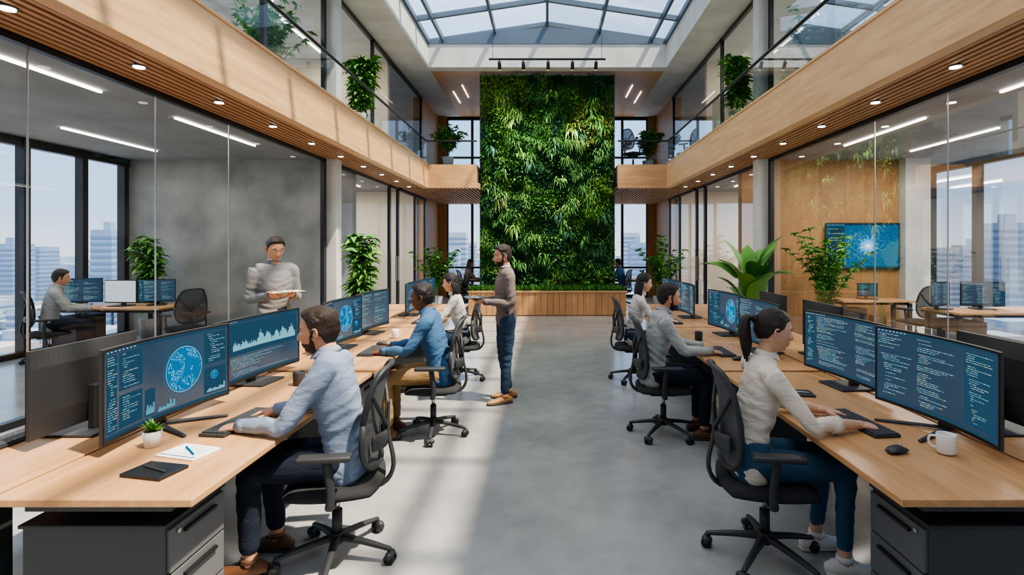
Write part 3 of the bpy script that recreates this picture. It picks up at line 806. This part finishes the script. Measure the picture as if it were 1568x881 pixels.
def cloth(name,c,bs=9,bump=.4):
    m,nt,b=newmat(name); b.inputs['Base Color'].default_value=(*c,1); b.inputs['Roughness'].default_value=.88
    b.inputs['Specular IOR Level'].default_value=.25
    tc=nt.nodes.new('ShaderNodeTexCoord'); mp=nt.nodes.new('ShaderNodeMapping'); mp.inputs['Scale'].default_value=(1,1,2.2); mp.inputs['Rotation'].default_value=(.3,.5,0)
    nt.links.new(tc.outputs['Object'],mp.inputs['Vector'])
    n=nt.nodes.new('ShaderNodeTexNoise'); n.inputs['Scale'].default_value=bs; n.inputs['Detail'].default_value=2; n.inputs['Distortion'].default_value=.8
    nt.links.new(mp.outputs['Vector'],n.inputs['Vector'])
    bp=nt.nodes.new('ShaderNodeBump'); bp.inputs['Strength'].default_value=bump; bp.inputs['Distance'].default_value=.025
    nt.links.new(n.outputs['Fac'],bp.inputs['Height'])
    n2=nt.nodes.new('ShaderNodeTexNoise'); n2.inputs['Scale'].default_value=500; nt.links.new(tc.outputs['Object'],n2.inputs['Vector'])
    bp2=nt.nodes.new('ShaderNodeBump'); bp2.inputs['Strength'].default_value=.12; bp2.inputs['Distance'].default_value=.002
    nt.links.new(n2.outputs['Fac'],bp2.inputs['Height']); nt.links.new(bp.outputs['Normal'],bp2.inputs['Normal'])
    nt.links.new(bp2.outputs['Normal'],b.inputs['Normal']); return m
def hand_parts(wrist,fdir,dors,ys,curl,M2=1.0):
    x=Vector(fdir).normalized(); z=Vector(dors); z=(z-x*z.dot(x)).normalized(); y=z.cross(x)*ys
    Mx=lambda p: Vector(wrist)+x*p[0]*M2+y*p[1]*M2+z*p[2]*M2
    parts=[]
    def T(path,radii,n=10):
        v,f=tube_geo([Mx(p) for p in path],[(r[0]*M2,r[1]*M2) if isinstance(r,tuple) else r*M2 for r in radii],y,n,True); parts.append((v,f))
    T([(-.03,0,0),(.0,0,0),(.03,0,0),(.06,0,-.001),(.082,0,-.002)],[(.026,.019),(.027,.018),(.036,.017),(.041,.015),(.040,.012)],14)
    for (yy,L,r_,sp) in ((.031,.072,.0088,.10),(.0105,.080,.0090,.02),(-.0105,.074,.0086,-.05),(-.031,.058,.0078,-.14)):
        p=(.078,yy,-.003); path=[(.06,yy*.9,-.002),p]; rad=[r_,r_*1.05]; a=curl[0]
        for k,fr_ in enumerate((.42,.32,.26)):
            l=L*fr_
            p=(p[0]+l*math.cos(a)*math.cos(sp),p[1]+l*math.sin(sp),p[2]-l*math.sin(a)); path.append(p); rad.append(r_*(.97-.09*(k+1))); a+=curl[1]
        T(path,rad,8)
    T([(.012,.018,-.006),(.035,.042,-.014),(.058,.056,-.020),(.080,.060,-.026)],[.016,.0125,.0105,.0085],9)
    return parts
def person(name,J,C,loc,rot,vox=.011,hv=.0032,fem=False,hair='short',beard=False,bare=0.0,seed=1,collar=None,sc=1):
    mb=MB(); sk=skinm(C['skin']); shirt=C['shirt']; pants=C['pants']; hairm=C['hair']
    sp=[Vector(p) for p in J['spine']]
    W=[.168,.150,.170,.168,.064] if not fem else [.162,.122,.140,.138,.050]
    Dp=[.115,.106,.118,.090,.056] if not fem else [.106,.088,.106,.078,.046]
    path,rad=smoothpath(sp,[(w,d) for w,d in zip(W,Dp)],5)
    parts=[tube_geo(path,rad,(0,1,0),24)]
    if fem:
        for s_ in (-1,1):
            c=sp[2]+Vector((.070,s_*.062,.02)); parts.append(tube_geo([c-Vector((.03,0,0)),c],[.056,.050],(0,1,0),12))
    for s_ in (-1,1):
        sh,el,wr=[Vector(p) for p in J['armL' if s_>0 else 'armR'][:3]]
        inn=sh+(sp[3]-sh)*.45
        end=el+(wr-el)*(1-bare) if bare else wr-(wr-el).normalized()*.01
        k=.86 if fem else 1
        P=[inn,sh,sh+(el-sh)*.45,el,el+(end-el)*.4,end]
        r_=[.058*k,.063*k,.055*k,.046*k,.043*k,(.035 if bare<.15 else .045)*k]
        pp,rr=smoothpath(P,r_,4); parts.append(tube_geo(pp,rr,(0,1,.3),14))
    V,Nn,F=remesh(parts,vox,7)
    els=[Vector(J[k][1]) for k in ('armL','armR')]
    for i,p in enumerate(V):
        q=Vector((p.x*6+seed*3,p.y*6,p.z*16+p.x*8)); a=noise.noise(q)
        fo=max([g2((p-e).length/.11) for e in els]+[g2((p-sp[1]).length/.20)])
        V[i]=p+Nn[i]*((.004+.009*fo)*(1-abs(a)*3.2)*.7-.001)
    mb.add(V,F,shirt,True)
    for s_ in (-1,1):
        sh,el,wr=[Vector(p) for p in J['armL' if s_>0 else 'armR'][:3]]
        d=(wr-el).normalized(); end=el+(wr-el)*(1-bare) if bare else wr-d*.01
        r_=(.034 if bare<.15 else .045)*(.9 if fem else 1)
        mb.tube([end-d*.045,end+d*.012],[r_+.004,r_+.002],shirt,side=(0,1,.3),n=18,rnd=False)
    parts=[]
    pv=sp[0]; up=(sp[1]-sp[0]).normalized()
    parts.append(tube_geo([pv-up*.015,pv+up*.05,pv+up*.11],[(.150,.106),(.158,.106),(.143,.098)],(0,1,0),20))
    for k in 'LR':
        h,kn,an,fd=[Vector(p) for p in J['leg'+k]]
        q=.93 if fem else 1
        tight=C.get('tight',1)
        P=[h,h+(kn-h)*.45,kn-(kn-h)*.06,kn+(an-kn)*.12,kn+(an-kn)*.42,an+(kn-an)*.14]
        r_=[.092*q,.083*q,.062*q,.058*q,.057*q*tight,.048*q*tight]
        pp,rr=smoothpath(P,r_,4); parts.append(tube_geo(pp,rr,(0,1,0),16))
    V,Nn,F=remesh(parts,vox,6)
    kns=[Vector(J['leg'+k][1]) for k in 'LR']
    for i,p in enumerate(V):
        a=noise.noise(Vector((p.x*8+seed,p.y*8,p.z*14))); fo=max(g2((p-e).length/.12) for e in kns)
        V[i]=p+Nn[i]*((.003+.005*fo)*(1-abs(a)*3)*.8)
    mb.add(V,F,pants,True)
    for k in 'LR':
        h,kn,an,fd=[Vector(p) for p in J['leg'+k]]; fd=fd.normalized(); zf=J.get('floor',0)
        mb.tube([an+(kn-an)*.25,an,Vector((an.x,an.y,zf+.05))],[.036,.034,.034],C.get('sock',sk),n=12)
        side=Vector((-fd.y,fd.x,0)); a0=Vector((an.x,an.y,zf))
        prof=[(-.075,.026,.030,.040),(-.045,.034,.042,.045),(.0,.036,.045,.048),(.05,.040,.036,.042),(.10,.044,.028,.034),(.15,.042,.024,.030),(.185,.026,.018,.025)]
        mb.tube([a0+fd*x_+Vector((0,0,zz)) for x_,w_,h_,zz in prof],[(w_,h_) for x_,w_,h_,zz in prof],C['shoe'],side=side,n=18,sub=3)
        mb.tube([a0+fd*x_+Vector((0,0,.012)) for x_ in (-.085,-.04,.02,.1,.16,.20)],[(.028,.011),(.037,.011),(.036,.011),(.046,.011),(.042,.011),(.02,.010)],C.get('sole',dark),side=side,n=18,sub=2)
        mb.tube([an+Vector((0,0,-.015)),an+Vector((0,0,.012))],[.043,.041],C['shoe'],n=14,rnd=False)
        for q in range(4):
            cc=a0+fd*(.035+q*.018)+Vector((0,0,.086-q*.009)); mb.tube([cc-side*.018,cc+side*.018],.003,C.get('lace',C.get('sole',dark)),n=6,side=fd)
    for s_ in (-1,1):
        A=J['armL' if s_>0 else 'armR']; el,wr=Vector(A[1]),Vector(A[2]); hs=.92 if fem else 1
        parts=hand_parts(wr,A[3],A[4],-s_,A[5] if len(A)>5 else (.35,.35),hs)
        parts.append(tube_geo([el+(wr-el)*(.5 if not bare else .35),el+(wr-el)*.72,wr-(wr-el)*.04,wr+Vector(A[3]).normalized()*.01],[.034*hs,.032*hs,.025*hs,.024*hs],(0,1,.3),12))
        V,Nn,F=remesh(parts,hv,3,.5); mb.add(V,F,sk,True)
    hc=Vector(J['head']); yaw,pit=J.get('look',(0,0))
    HM=Matrix.Translation(hc)@Matrix.Rotation(yaw,4,'Z')@Matrix.Rotation(pit,4,'Y')
    hs=.97 if fem else 1.04; HM=HM@Matrix.Scale(hs,4)
    nb=sp[4]-(sp[4]-sp[3])*.35; nt_=HM@Vector((-.022,0,-.06))
    mb.tube([nb,(nb+nt_)/2,nt_],[.066*hs if not fem else .054,.055*hs if not fem else .045,.051*hs if not fem else .043],sk,n=18,sub=3)
    D,F=sphere_dirs(96,80); HV=[head_point(d,fem) for d in D]
    mb.add(HV,F,sk,True,HM); nf=len(F); li=mb.mi(LIP)
    for q in range(nf):
        c=sum((HV[k] for k in F[q]),Vector())/4
        if c.x>.05 and abs(c.y)<.023*(1-((c.z+.067)/.02)**2) and -.0795<c.z<-.056: mb.m[len(mb.m)-nf+q]=li
    for s_ in (-1,1):
        mb.sph((.0705,s_*.031,.001),(.0135,.0135,.0115),EYEW,16,12,HM); mb.sph((.0790,s_*.0305,.000),(.006,.006,.006),EYED,12,8,HM)
        mb.tube([(.077,s_*.0175,.003),(.0835,s_*.030,.0105),(.072,s_*.045,.003)],.0023,sk,n=6,M=HM,sub=4)
        mb.tube([(.0885,s_*.014,.021),(.087,s_*.030,.0265),(.073,s_*.050,.021)],[(.0022,.0035),(.0024,.004),(.0015,.002)],hairm,n=6,M=HM,sub=4)
        EM=HM@Matrix.Translation((-.004,s_*.0755,-.008))@Matrix.Rotation(s_*-.40,4,'Z')@Matrix.Rotation(-.15,4,'Y')
        mb.sph((0,0,0),(.017,.006,.028),sk,14,10,EM)
        mb.tube([(.010,s_*.004,-.022),(-.003,s_*.006,-.030),(-.014,s_*.007,-.012),(-.019,s_*.008,.010),(-.008,s_*.008,.028),(.010,s_*.006,.025),(.015,s_*.002,.010)],.0045,sk,n=7,M=EM,sub=3)
    line=[(-1,-.66),(-.5,-.55),(-.25,-.15),(-.04,.12),(.04,.0),(.10,-.18),(.18,-.16),(.27,.22),(.42,.52),(.62,.66),(1,.72)]
    if fem: line=[(-1,-.5),(-.5,-.35),(-.2,-.05),(.0,.0),(.25,.15),(.50,.52),(1,.70)]
    HV2=[]
    for d,p in zip(D,HV):
        nx=Vector((p.x/.1,p.y/.077,p.z/.118))
        lv=lerp3(line,nx.x)
        m_=ss(-.04,.04,nx.z-lv)
        th=(.0045+.013*ss(.1,.85,nx.z)+.005*ss(.2,.6,nx.x)) if hair=='short' else (.007+.004*ss(.2,.9,nx.z) if hair=='pony' else .012+.010*ss(.1,.9,nx.z))
        st=noise.noise(Vector((p.x*30,p.y*75,p.z*30+seed)))*.004+noise.noise(p*28+Vector((seed,0,0)))*.004*(1 if hair=='short' else .4)
        if hair=='short' and nx.z<.2: st*=.4
        off=-.007+(th+st+.007)*m_
        n_=Vector((p.x/.01,p.y/.006,p.z/.0139)).normalized()
        HV2.append(p+n_*off)
    mb.add(HV2,F,hairm,True,HM)
    if beard:
        HV3=[]
        for p in HV:
            z,x,y=p.z,p.x,abs(p.y)
            m_=ss(.048,.062,-z)*ss(-.005,.02,x)
            m_=max(m_, ss(.0,.02,-z)*ss(.0,.010,x)*(1-ss(.022,.034,x-.25*max(0,-z-.03))))
            if y<.013 and z>-.048: m_=0
            m_=m_*(1-ss(0,.004,.02-y) *(1 if -.080<z<-.055 else 0))
            n_=Vector((p.x/.0089,p.y/.0059,p.z/.0139)).normalized()
            HV3.append(p+n_*(-.004+(.0062+.0015*noise.noise(p*200))*m_))
        mb.add(HV3,F,hairm,True,HM)
    if hair=='pony':
        mb.sph((-.108,0,.055),(.022,.026,.024),hairm,14,10,HM)
        for k in range(9):
            a=U(-1,1); b=U(-1,1)
            mb.tube([(-.10,0,.055),(-.155+b*.01,a*.015,.055),(-.165+b*.02,a*.03,-.01),(-.150+b*.025,a*.03,-.08),(-.135+b*.02,a*.015,-.15-U(0,.04))],[(.012,.012),(.022,.018),(.027,.022),(.022,.018),(.004,.004)],hairm,n=10,M=HM,sub=5)
    if hair=='long':
        for k in range(15):
            a=(k/14*2-1)
            x0=-.075+.055*a*a; y0=a*.068
            mb.tube([(x0*.7,y0*.8,.06),(x0-.02,y0*1.05,-.01),(x0-.028,y0*1.15,-.09),(x0-.02+U(-.01,.01),y0*1.2,-.17),(x0-.005,y0*1.1,-.24-U(0,.03))],[(.018,.016),(.024,.02),(.026,.02),(.022,.018),(.006,.006)],hairm,n=10,M=HM,sub=4)
    cm=collar or shirt
    cb=sp[4]-(sp[4]-sp[3])*.12; r0=.068 if not fem else .056
    ax=(nt_-nb).normalized()
    if C.get('collar','shirt')=='shirt':
        mb.tube([cb-ax*.012,cb+ax*.008,cb+ax*.020],[r0+.008,r0,r0-.006],cm,n=20,rnd=False)
        for s_ in (-1,1):
            c=cb+ax*.012
            v=[c+Vector((r0*.90,s_*.010,.006)),c+Vector((r0*.30,s_*r0*.92,.010)),c+Vector((r0*.55,s_*r0*.98,-.022)),c+Vector((r0*1.12,s_*.034,-.040))]
            mb.add(v+[q-Vector((.006,0,.002)) for q in v],[(0,1,2,3),(7,6,5,4),(2,3,7,6),(1,2,6,5)],cm,False)
    else:
        mb.ringtorus(cb+ax*.004,ax,r0-.003,.007,shirt)
        if collar: mb.ringtorus(cb+ax*.017,ax,r0-.009,.0055,cm)
    random.seed(seed+500)
    return mb.obj(name,loc,rot,sc)
hairD=pbr('hair_dark_brown',(.016,.009,.006),.5,bump=.8,bscale=60,stretch=(1,6,1)); hairB=pbr('hair_black',(.007,.006,.006),.5,bump=.8,bscale=60,stretch=(1,6,1))
hairM=pbr('hair_brown',(.019,.010,.006),.5,bump=.8,bscale=60,stretch=(1,6,1))
S1=(.53,.285,.18);S2=(.12,.058,.030);S3=(.60,.36,.25);S4=(.45,.25,.16)
jeans=cloth('denim',(.022,.045,.085)); jeans2=cloth('denim_blue',(.035,.085,.15)); navy=cloth('navy_trousers',(.014,.020,.035)); khaki=cloth('khaki',(.30,.19,.09))
brown=pbr('brown_leather',(.12,.05,.022),.5); tan=pbr('tan_leather',(.38,.19,.07),.55); sneaker=pbr('white_sneaker',(.7,.69,.67),.6)
def sit(lean=0.0,knee=.43,wr=(.44,.13),tuck=.02,fdz=-.12,asym=.0,look=(0,.12),fem=False):
    l=lean; q=0 if fem else .012
    sp=[(-.03,0,.525),(-.02+l*.3,0,.70),(.02+l*.7,0,.90),(.035+l,0,1.050+q),(.06+l*1.1,0,1.132+q)]
    J=dict(spine=sp,head=(.100+l*1.25,0,1.250),look=look)
    for k,s_ in (('L',1),('R',-1)):
        a=asym*s_
        sh=(.03+l,s_*(.168+q),1.038+q); W_=(wr[0]+a,s_*wr[1],.785)
        el=(sh[0]+.15+a*.6,s_*.225,.815)
        J['arm'+k]=(sh,el,W_,(1,-s_*.10,fdz),(0,s_*.12,1),(.18,.30))
        J['leg'+k]=((.0,s_*.085,.56),(knee,s_*.115,.545),(knee-tuck+a*.5,s_*.12,.095),(1,s_*.12,0))
    return J
M0=math.pi
cl_bluegrey=cloth('shirt_light_blue',(.22,.28,.40)); cl_denim=cloth('shirt_denim_blue',(.05,.125,.25)); cl_white=cloth('blouse_white',(.58,.56,.52)); cl_grey=cloth('shirt_light_grey',(.36,.37,.37)); cl_cream=cloth('blouse_cream',(.70,.63,.54))
cl_sweat=cloth('sweater_taupe',(.18,.145,.135),7,.25); cl_sweat2=cloth('sweater_grey',(.19,.195,.20),7,.25)
person('seated_man',sit(.015,knee=.43,wr=(.44,.13),asym=.03,look=(.05,.06)),dict(skin=S1,shirt=cl_bluegrey,pants=navy,hair=hairM,shoe=brown),(-1.12,2.84,0),M0+.05,vox=.009,hv=.0028,beard=True,seed=1)
person('seated_man',sit(.03,look=(0,.10),wr=(.46,.13)),dict(skin=S2,shirt=cl_denim,pants=khaki,hair=hairB,shoe=brown),(-1.0,4.75,0),M0,seed=2)
person('seated_woman',sit(.02,knee=.41,look=(0,.1),fem=True),dict(skin=S3,shirt=cl_white,pants=jeans,hair=hairB,shoe=sneaker),(-1.12,6.72,0),M0,fem=True,hair='long',seed=3,vox=.013,hv=.004)
person('seated_woman',sit(.0,knee=.42,wr=(.46,.12),asym=-.03,look=(-.1,.10),fem=True),dict(skin=S3,shirt=cl_cream,pants=jeans2,hair=hairD,shoe=sneaker,sole=SHOE_SOLE,tight=.85),(1.13,2.84,0),-.03,vox=.009,hv=.0028,fem=True,hair='pony',bare=.48,seed=4)
person('seated_man',sit(.02,look=(0,.10),wr=(.47,.13)),dict(skin=S1,shirt=cl_grey,pants=navy,hair=hairD,shoe=brown),(.98,4.75,0),0,seed=5,beard=True)
person('seated_woman',sit(.02,knee=.41,look=(0,.1),fem=True),dict(skin=S3,shirt=cl_white,pants=jeans,hair=hairB,shoe=sneaker),(1.12,6.70,0),0,fem=True,hair='long',seed=6,vox=.013,hv=.004)
def stand(look=(0,0),hold=(.27,.10,1.15)):
    sp=[(0,0,.93),(.0,0,1.08),(.015,0,1.28),(.0,0,1.440),(.01,0,1.520)]
    J=dict(spine=sp,head=(.04,0,1.640),look=look)
    for k,s_ in (('L',1),('R',-1)):
        J['arm'+k]=((.0,s_*.180,1.425),(-.01,s_*.228,1.13),(hold[0],s_*hold[1],hold[2]-.01),(.75,-s_*.35,.0),(0,s_*.55,-1),(.25,.45))
        J['leg'+k]=((.0,s_*.09,.92),(.015,s_*.10,.50),(-.01+.05*s_,s_*.105,.085),(1,s_*.15,0))
    return J
def stand_prop(kind,loc,rot,z,x):
    mb=MB()
    if kind=='tablet': mb.box(x-.09,x+.10,-.13,.13,z,z+.009,dark,.003); mb.box(x-.08,x+.09,-.12,.12,z+.009,z+.0095,SBG)
    else:
        mb.box(x-.10,x+.11,-.14,.14,z,z+.003,paper); mb.box(x-.09,x+.13,-.08,.13,z+.006,z+.008,paper,M=Matrix.Rotation(.1,4,'Z'))
    return mb.obj('tablet_computer' if kind=='tablet' else 'paper_documents',loc,rot)
person('standing_man',stand(look=(.05,.05)),dict(skin=S1,shirt=cl_sweat,pants=jeans,hair=hairD,shoe=tan,collar='crew'),(-.46,5.82,0),M0+.30,collar=white,beard=True,seed=7,vox=.010,sc=.98)
stand_prop('tablet',(-.46,5.82,0),M0+.30,1.155,.36)
person('standing_man',stand(look=(.1,.30),hold=(.27,.10,1.19)),dict(skin=S1,shirt=cl_sweat2,pants=navy,hair=hairD,shoe=brown,collar='crew'),(-2.93,5.60,0),math.radians(-48),collar=white,seed=8,sc=1.03)
stand_prop('paper',(-2.93,5.60,0),math.radians(-48),1.251,.36)
person('seated_man',sit(.0),dict(skin=S1,shirt=cl_grey,pants=navy,hair=hairD,shoe=brown),(-7.35,7.75,0),math.radians(40),seed=9,vox=.016,hv=.006)
person('seated_woman',sit(.02,fem=True),dict(skin=S4,shirt=cl_sweat,pants=navy,hair=hairB,shoe=brown),(-2.35,15.2,0),.4,seed=10,vox=.018,hv=.007,fem=True,hair='long')
person('seated_man',sit(.02),dict(skin=S4,shirt=cl_denim,pants=navy,hair=hairB,shoe=brown),(2.2,15.4,0),M0-.5,seed=11,vox=.018,hv=.007)
# ------------------------------------------------------------ side rooms
def sdesk(x0,x1,y0,y1,name='side_desk'):
    mb=MB(); mb.box(x0,x1,y0,y1,.72,.75,woodX,.004); mb.box(x0+.05,x1-.05,y0+.1,y1-.1,.67,.72,dark)
    for x in (x0+.06,x1-.06):
        for y in (y0+.08,y1-.08): mb.box(x-.03,x+.03,y-.03,y+.03,0,.7,dark)
    mb.box(x0+.1,x0+.5,y0+.12,y1-.12,.05,.6,darkg,.004)
    mb.obj(name)
sdesk(-8.0,-6.1,8.2,9.0); chair(-7.37,7.73,math.radians(40)); chair(-5.75,8.3,2.6)
mon((-7.75,8.65,HD),math.radians(-70),.62,.38,'code',21,'plate',0,name='flat_monitor')
mon((-6.98,8.55,HD),math.radians(-95),.55,.36,'light',22,'plate',0,name='flat_monitor')
mon((-6.5,8.7,HD),math.radians(-60),.5,.36,'code',23,'plate',0,name='flat_monitor')
sdesk(-8.0,-6.6,4.6,5.4); chair(-7.2,4.1,1.4)
sdesk(5.3,6.6,9.35,9.95); chair(6.35,9.0,1.9); mon((5.95,9.7,HD),-math.pi/2,.36,.23,'code',24,'plate',0,name='flat_monitor')
sdesk(6.0,7.9,7.6,8.4); mon((6.75,8.1,HD),math.radians(-100),.6,.36,'code2',25,'plate',0,name='flat_monitor'); mon((6.1,8.1,HD),math.radians(-60),.55,.36,'code',26,'plate',0,name='flat_monitor'); chair(7.6,7.0,1.7)
sdesk(6.2,8.0,5.2,6.0); mon((7.0,5.7,HD),math.radians(-100),.6,.36,'code2',27,'plate',0,name='flat_monitor')
sdesk(-2.9,-1.9,15.8,16.4); sdesk(1.9,2.9,15.8,16.4); chair(-2.35,15.2,.4); chair(2.2,15.4,M0-.5)
chair(2.3,14.0,.6,ZF)
tv=monitor_mesh(1.42,.88,0,0,'burst',30,'none'); place('wall_television',tv,(6.12,10.14,1.30),-math.pi/2)
# ------------------------------------------------------------ city outside
random.seed(42)
cm=[pbr('city_facade_hazed_%d'%i,c,.8,var=.15,vscale=.06) for i,c in enumerate([(.24,.33,.46),(.30,.36,.44),(.20,.29,.42),(.36,.34,.34)])]  # distance haze painted into the facade base colours as pale blue
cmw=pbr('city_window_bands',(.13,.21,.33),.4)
mb=MB(); ZG=-70
def bld(x,y,w,d,top,mat):
    mb.box(x-w/2,x+w/2,y-d/2,y+d/2,ZG,top,mat)
    z=top-4
    while z>max(ZG,top-60):
        mb.box(x-w/2-.15,x+w/2+.15,y-d/2-.15,y+d/2+.15,z-1.6,z,cmw); z-=4
    if R()<.3: mb.box(x-w/6,x+w/6,y-d/6,y+d/6,top,top+5,mat)
for i in range(1500):
    a=U(-1.45,1.45); r_=U(160,1500); x=math.sin(a)*r_; y=math.cos(a)*r_
    if r_<600: bld(x,y,U(15,30),U(15,30),U(ZG+10,ZG+40),random.choice(cm))
    else:
        w=U(20,45); mb.box(x-w/2,x+w/2,y-w/2,y+w/2,ZG,U(ZG+12,ZG+58),random.choice(cm))
for (px,dist,w,top) in ((168,330,13,13),(185,500,20,4),(1542,300,18,16),(1490,420,20,4),(1440,380,16,2),(702,420,14,14),(716,600,20,8),(965,500,16,16),(975,420,12,6),(1556,380,22,8),(60,500,20,3),(20,420,18,5),(693,380,10,2)):
    bld((px-838)/800*dist,dist,w,w,top,random.choice(cm[:3]))
mb.obj('city_skyline')
mb=MB(); mb.quad((-6000,-6000,ZG),(6000,-6000,ZG),(6000,6000,ZG),(-6000,6000,ZG),pbr('city_ground',(.30,.30,.32),.95,var=.3,vscale=.02)); mb.obj('city_ground')
w=bpy.data.worlds.new('sky'); scene.world=w; w.use_nodes=True; nt=w.node_tree; bg=nt.nodes['Background']
tc=nt.nodes.new('ShaderNodeTexCoord'); sx=nt.nodes.new('ShaderNodeSeparateXYZ'); r=nt.nodes.new('ShaderNodeValToRGB')
nt.links.new(tc.outputs['Generated'],sx.inputs[0]); nt.links.new(sx.outputs['Z'],r.inputs['Fac']); nt.links.new(r.outputs['Color'],bg.inputs['Color'])
e=r.color_ramp.elements; e[0].position=0; e[0].color=(.50,.53,.58,1); e[1].position=1; e[1].color=(.80,.85,.92,1)
q=e.new(.05); q.color=(.36,.47,.62,1); q=e.new(.3); q.color=(.24,.40,.64,1); q=e.new(.6); q.color=(.74,.81,.91,1)
bg.inputs['Strength'].default_value=2.6
l=bpy.data.lights.new('sun','SUN'); l.energy=11.0; l.angle=math.radians(1.4); l.color=(1,.86,.66)
o=bpy.data.objects.new('sun_light',l); o.rotation_euler=Vector((-.50,.22,-1)).to_track_quat('-Z','Y').to_euler(); COL.objects.link(o)
try:
    scene.view_settings.view_transform='AgX'; scene.view_settings.look='AgX - Medium High Contrast'
except Exception as ex: print(ex)
cd=bpy.data.cameras.new('camera'); cam=bpy.data.objects.new('camera',cd); COL.objects.link(cam)
cam.location=(0,0,EY); cam.rotation_euler=(math.pi/2,0,0); cd.sensor_width=36; cd.clip_end=9000; cd.clip_start=.05
cd.lens=800/1568*36; cd.shift_x=(784-838)/1568; cd.shift_y=(380-440.5)/1568
scene.camera=cam
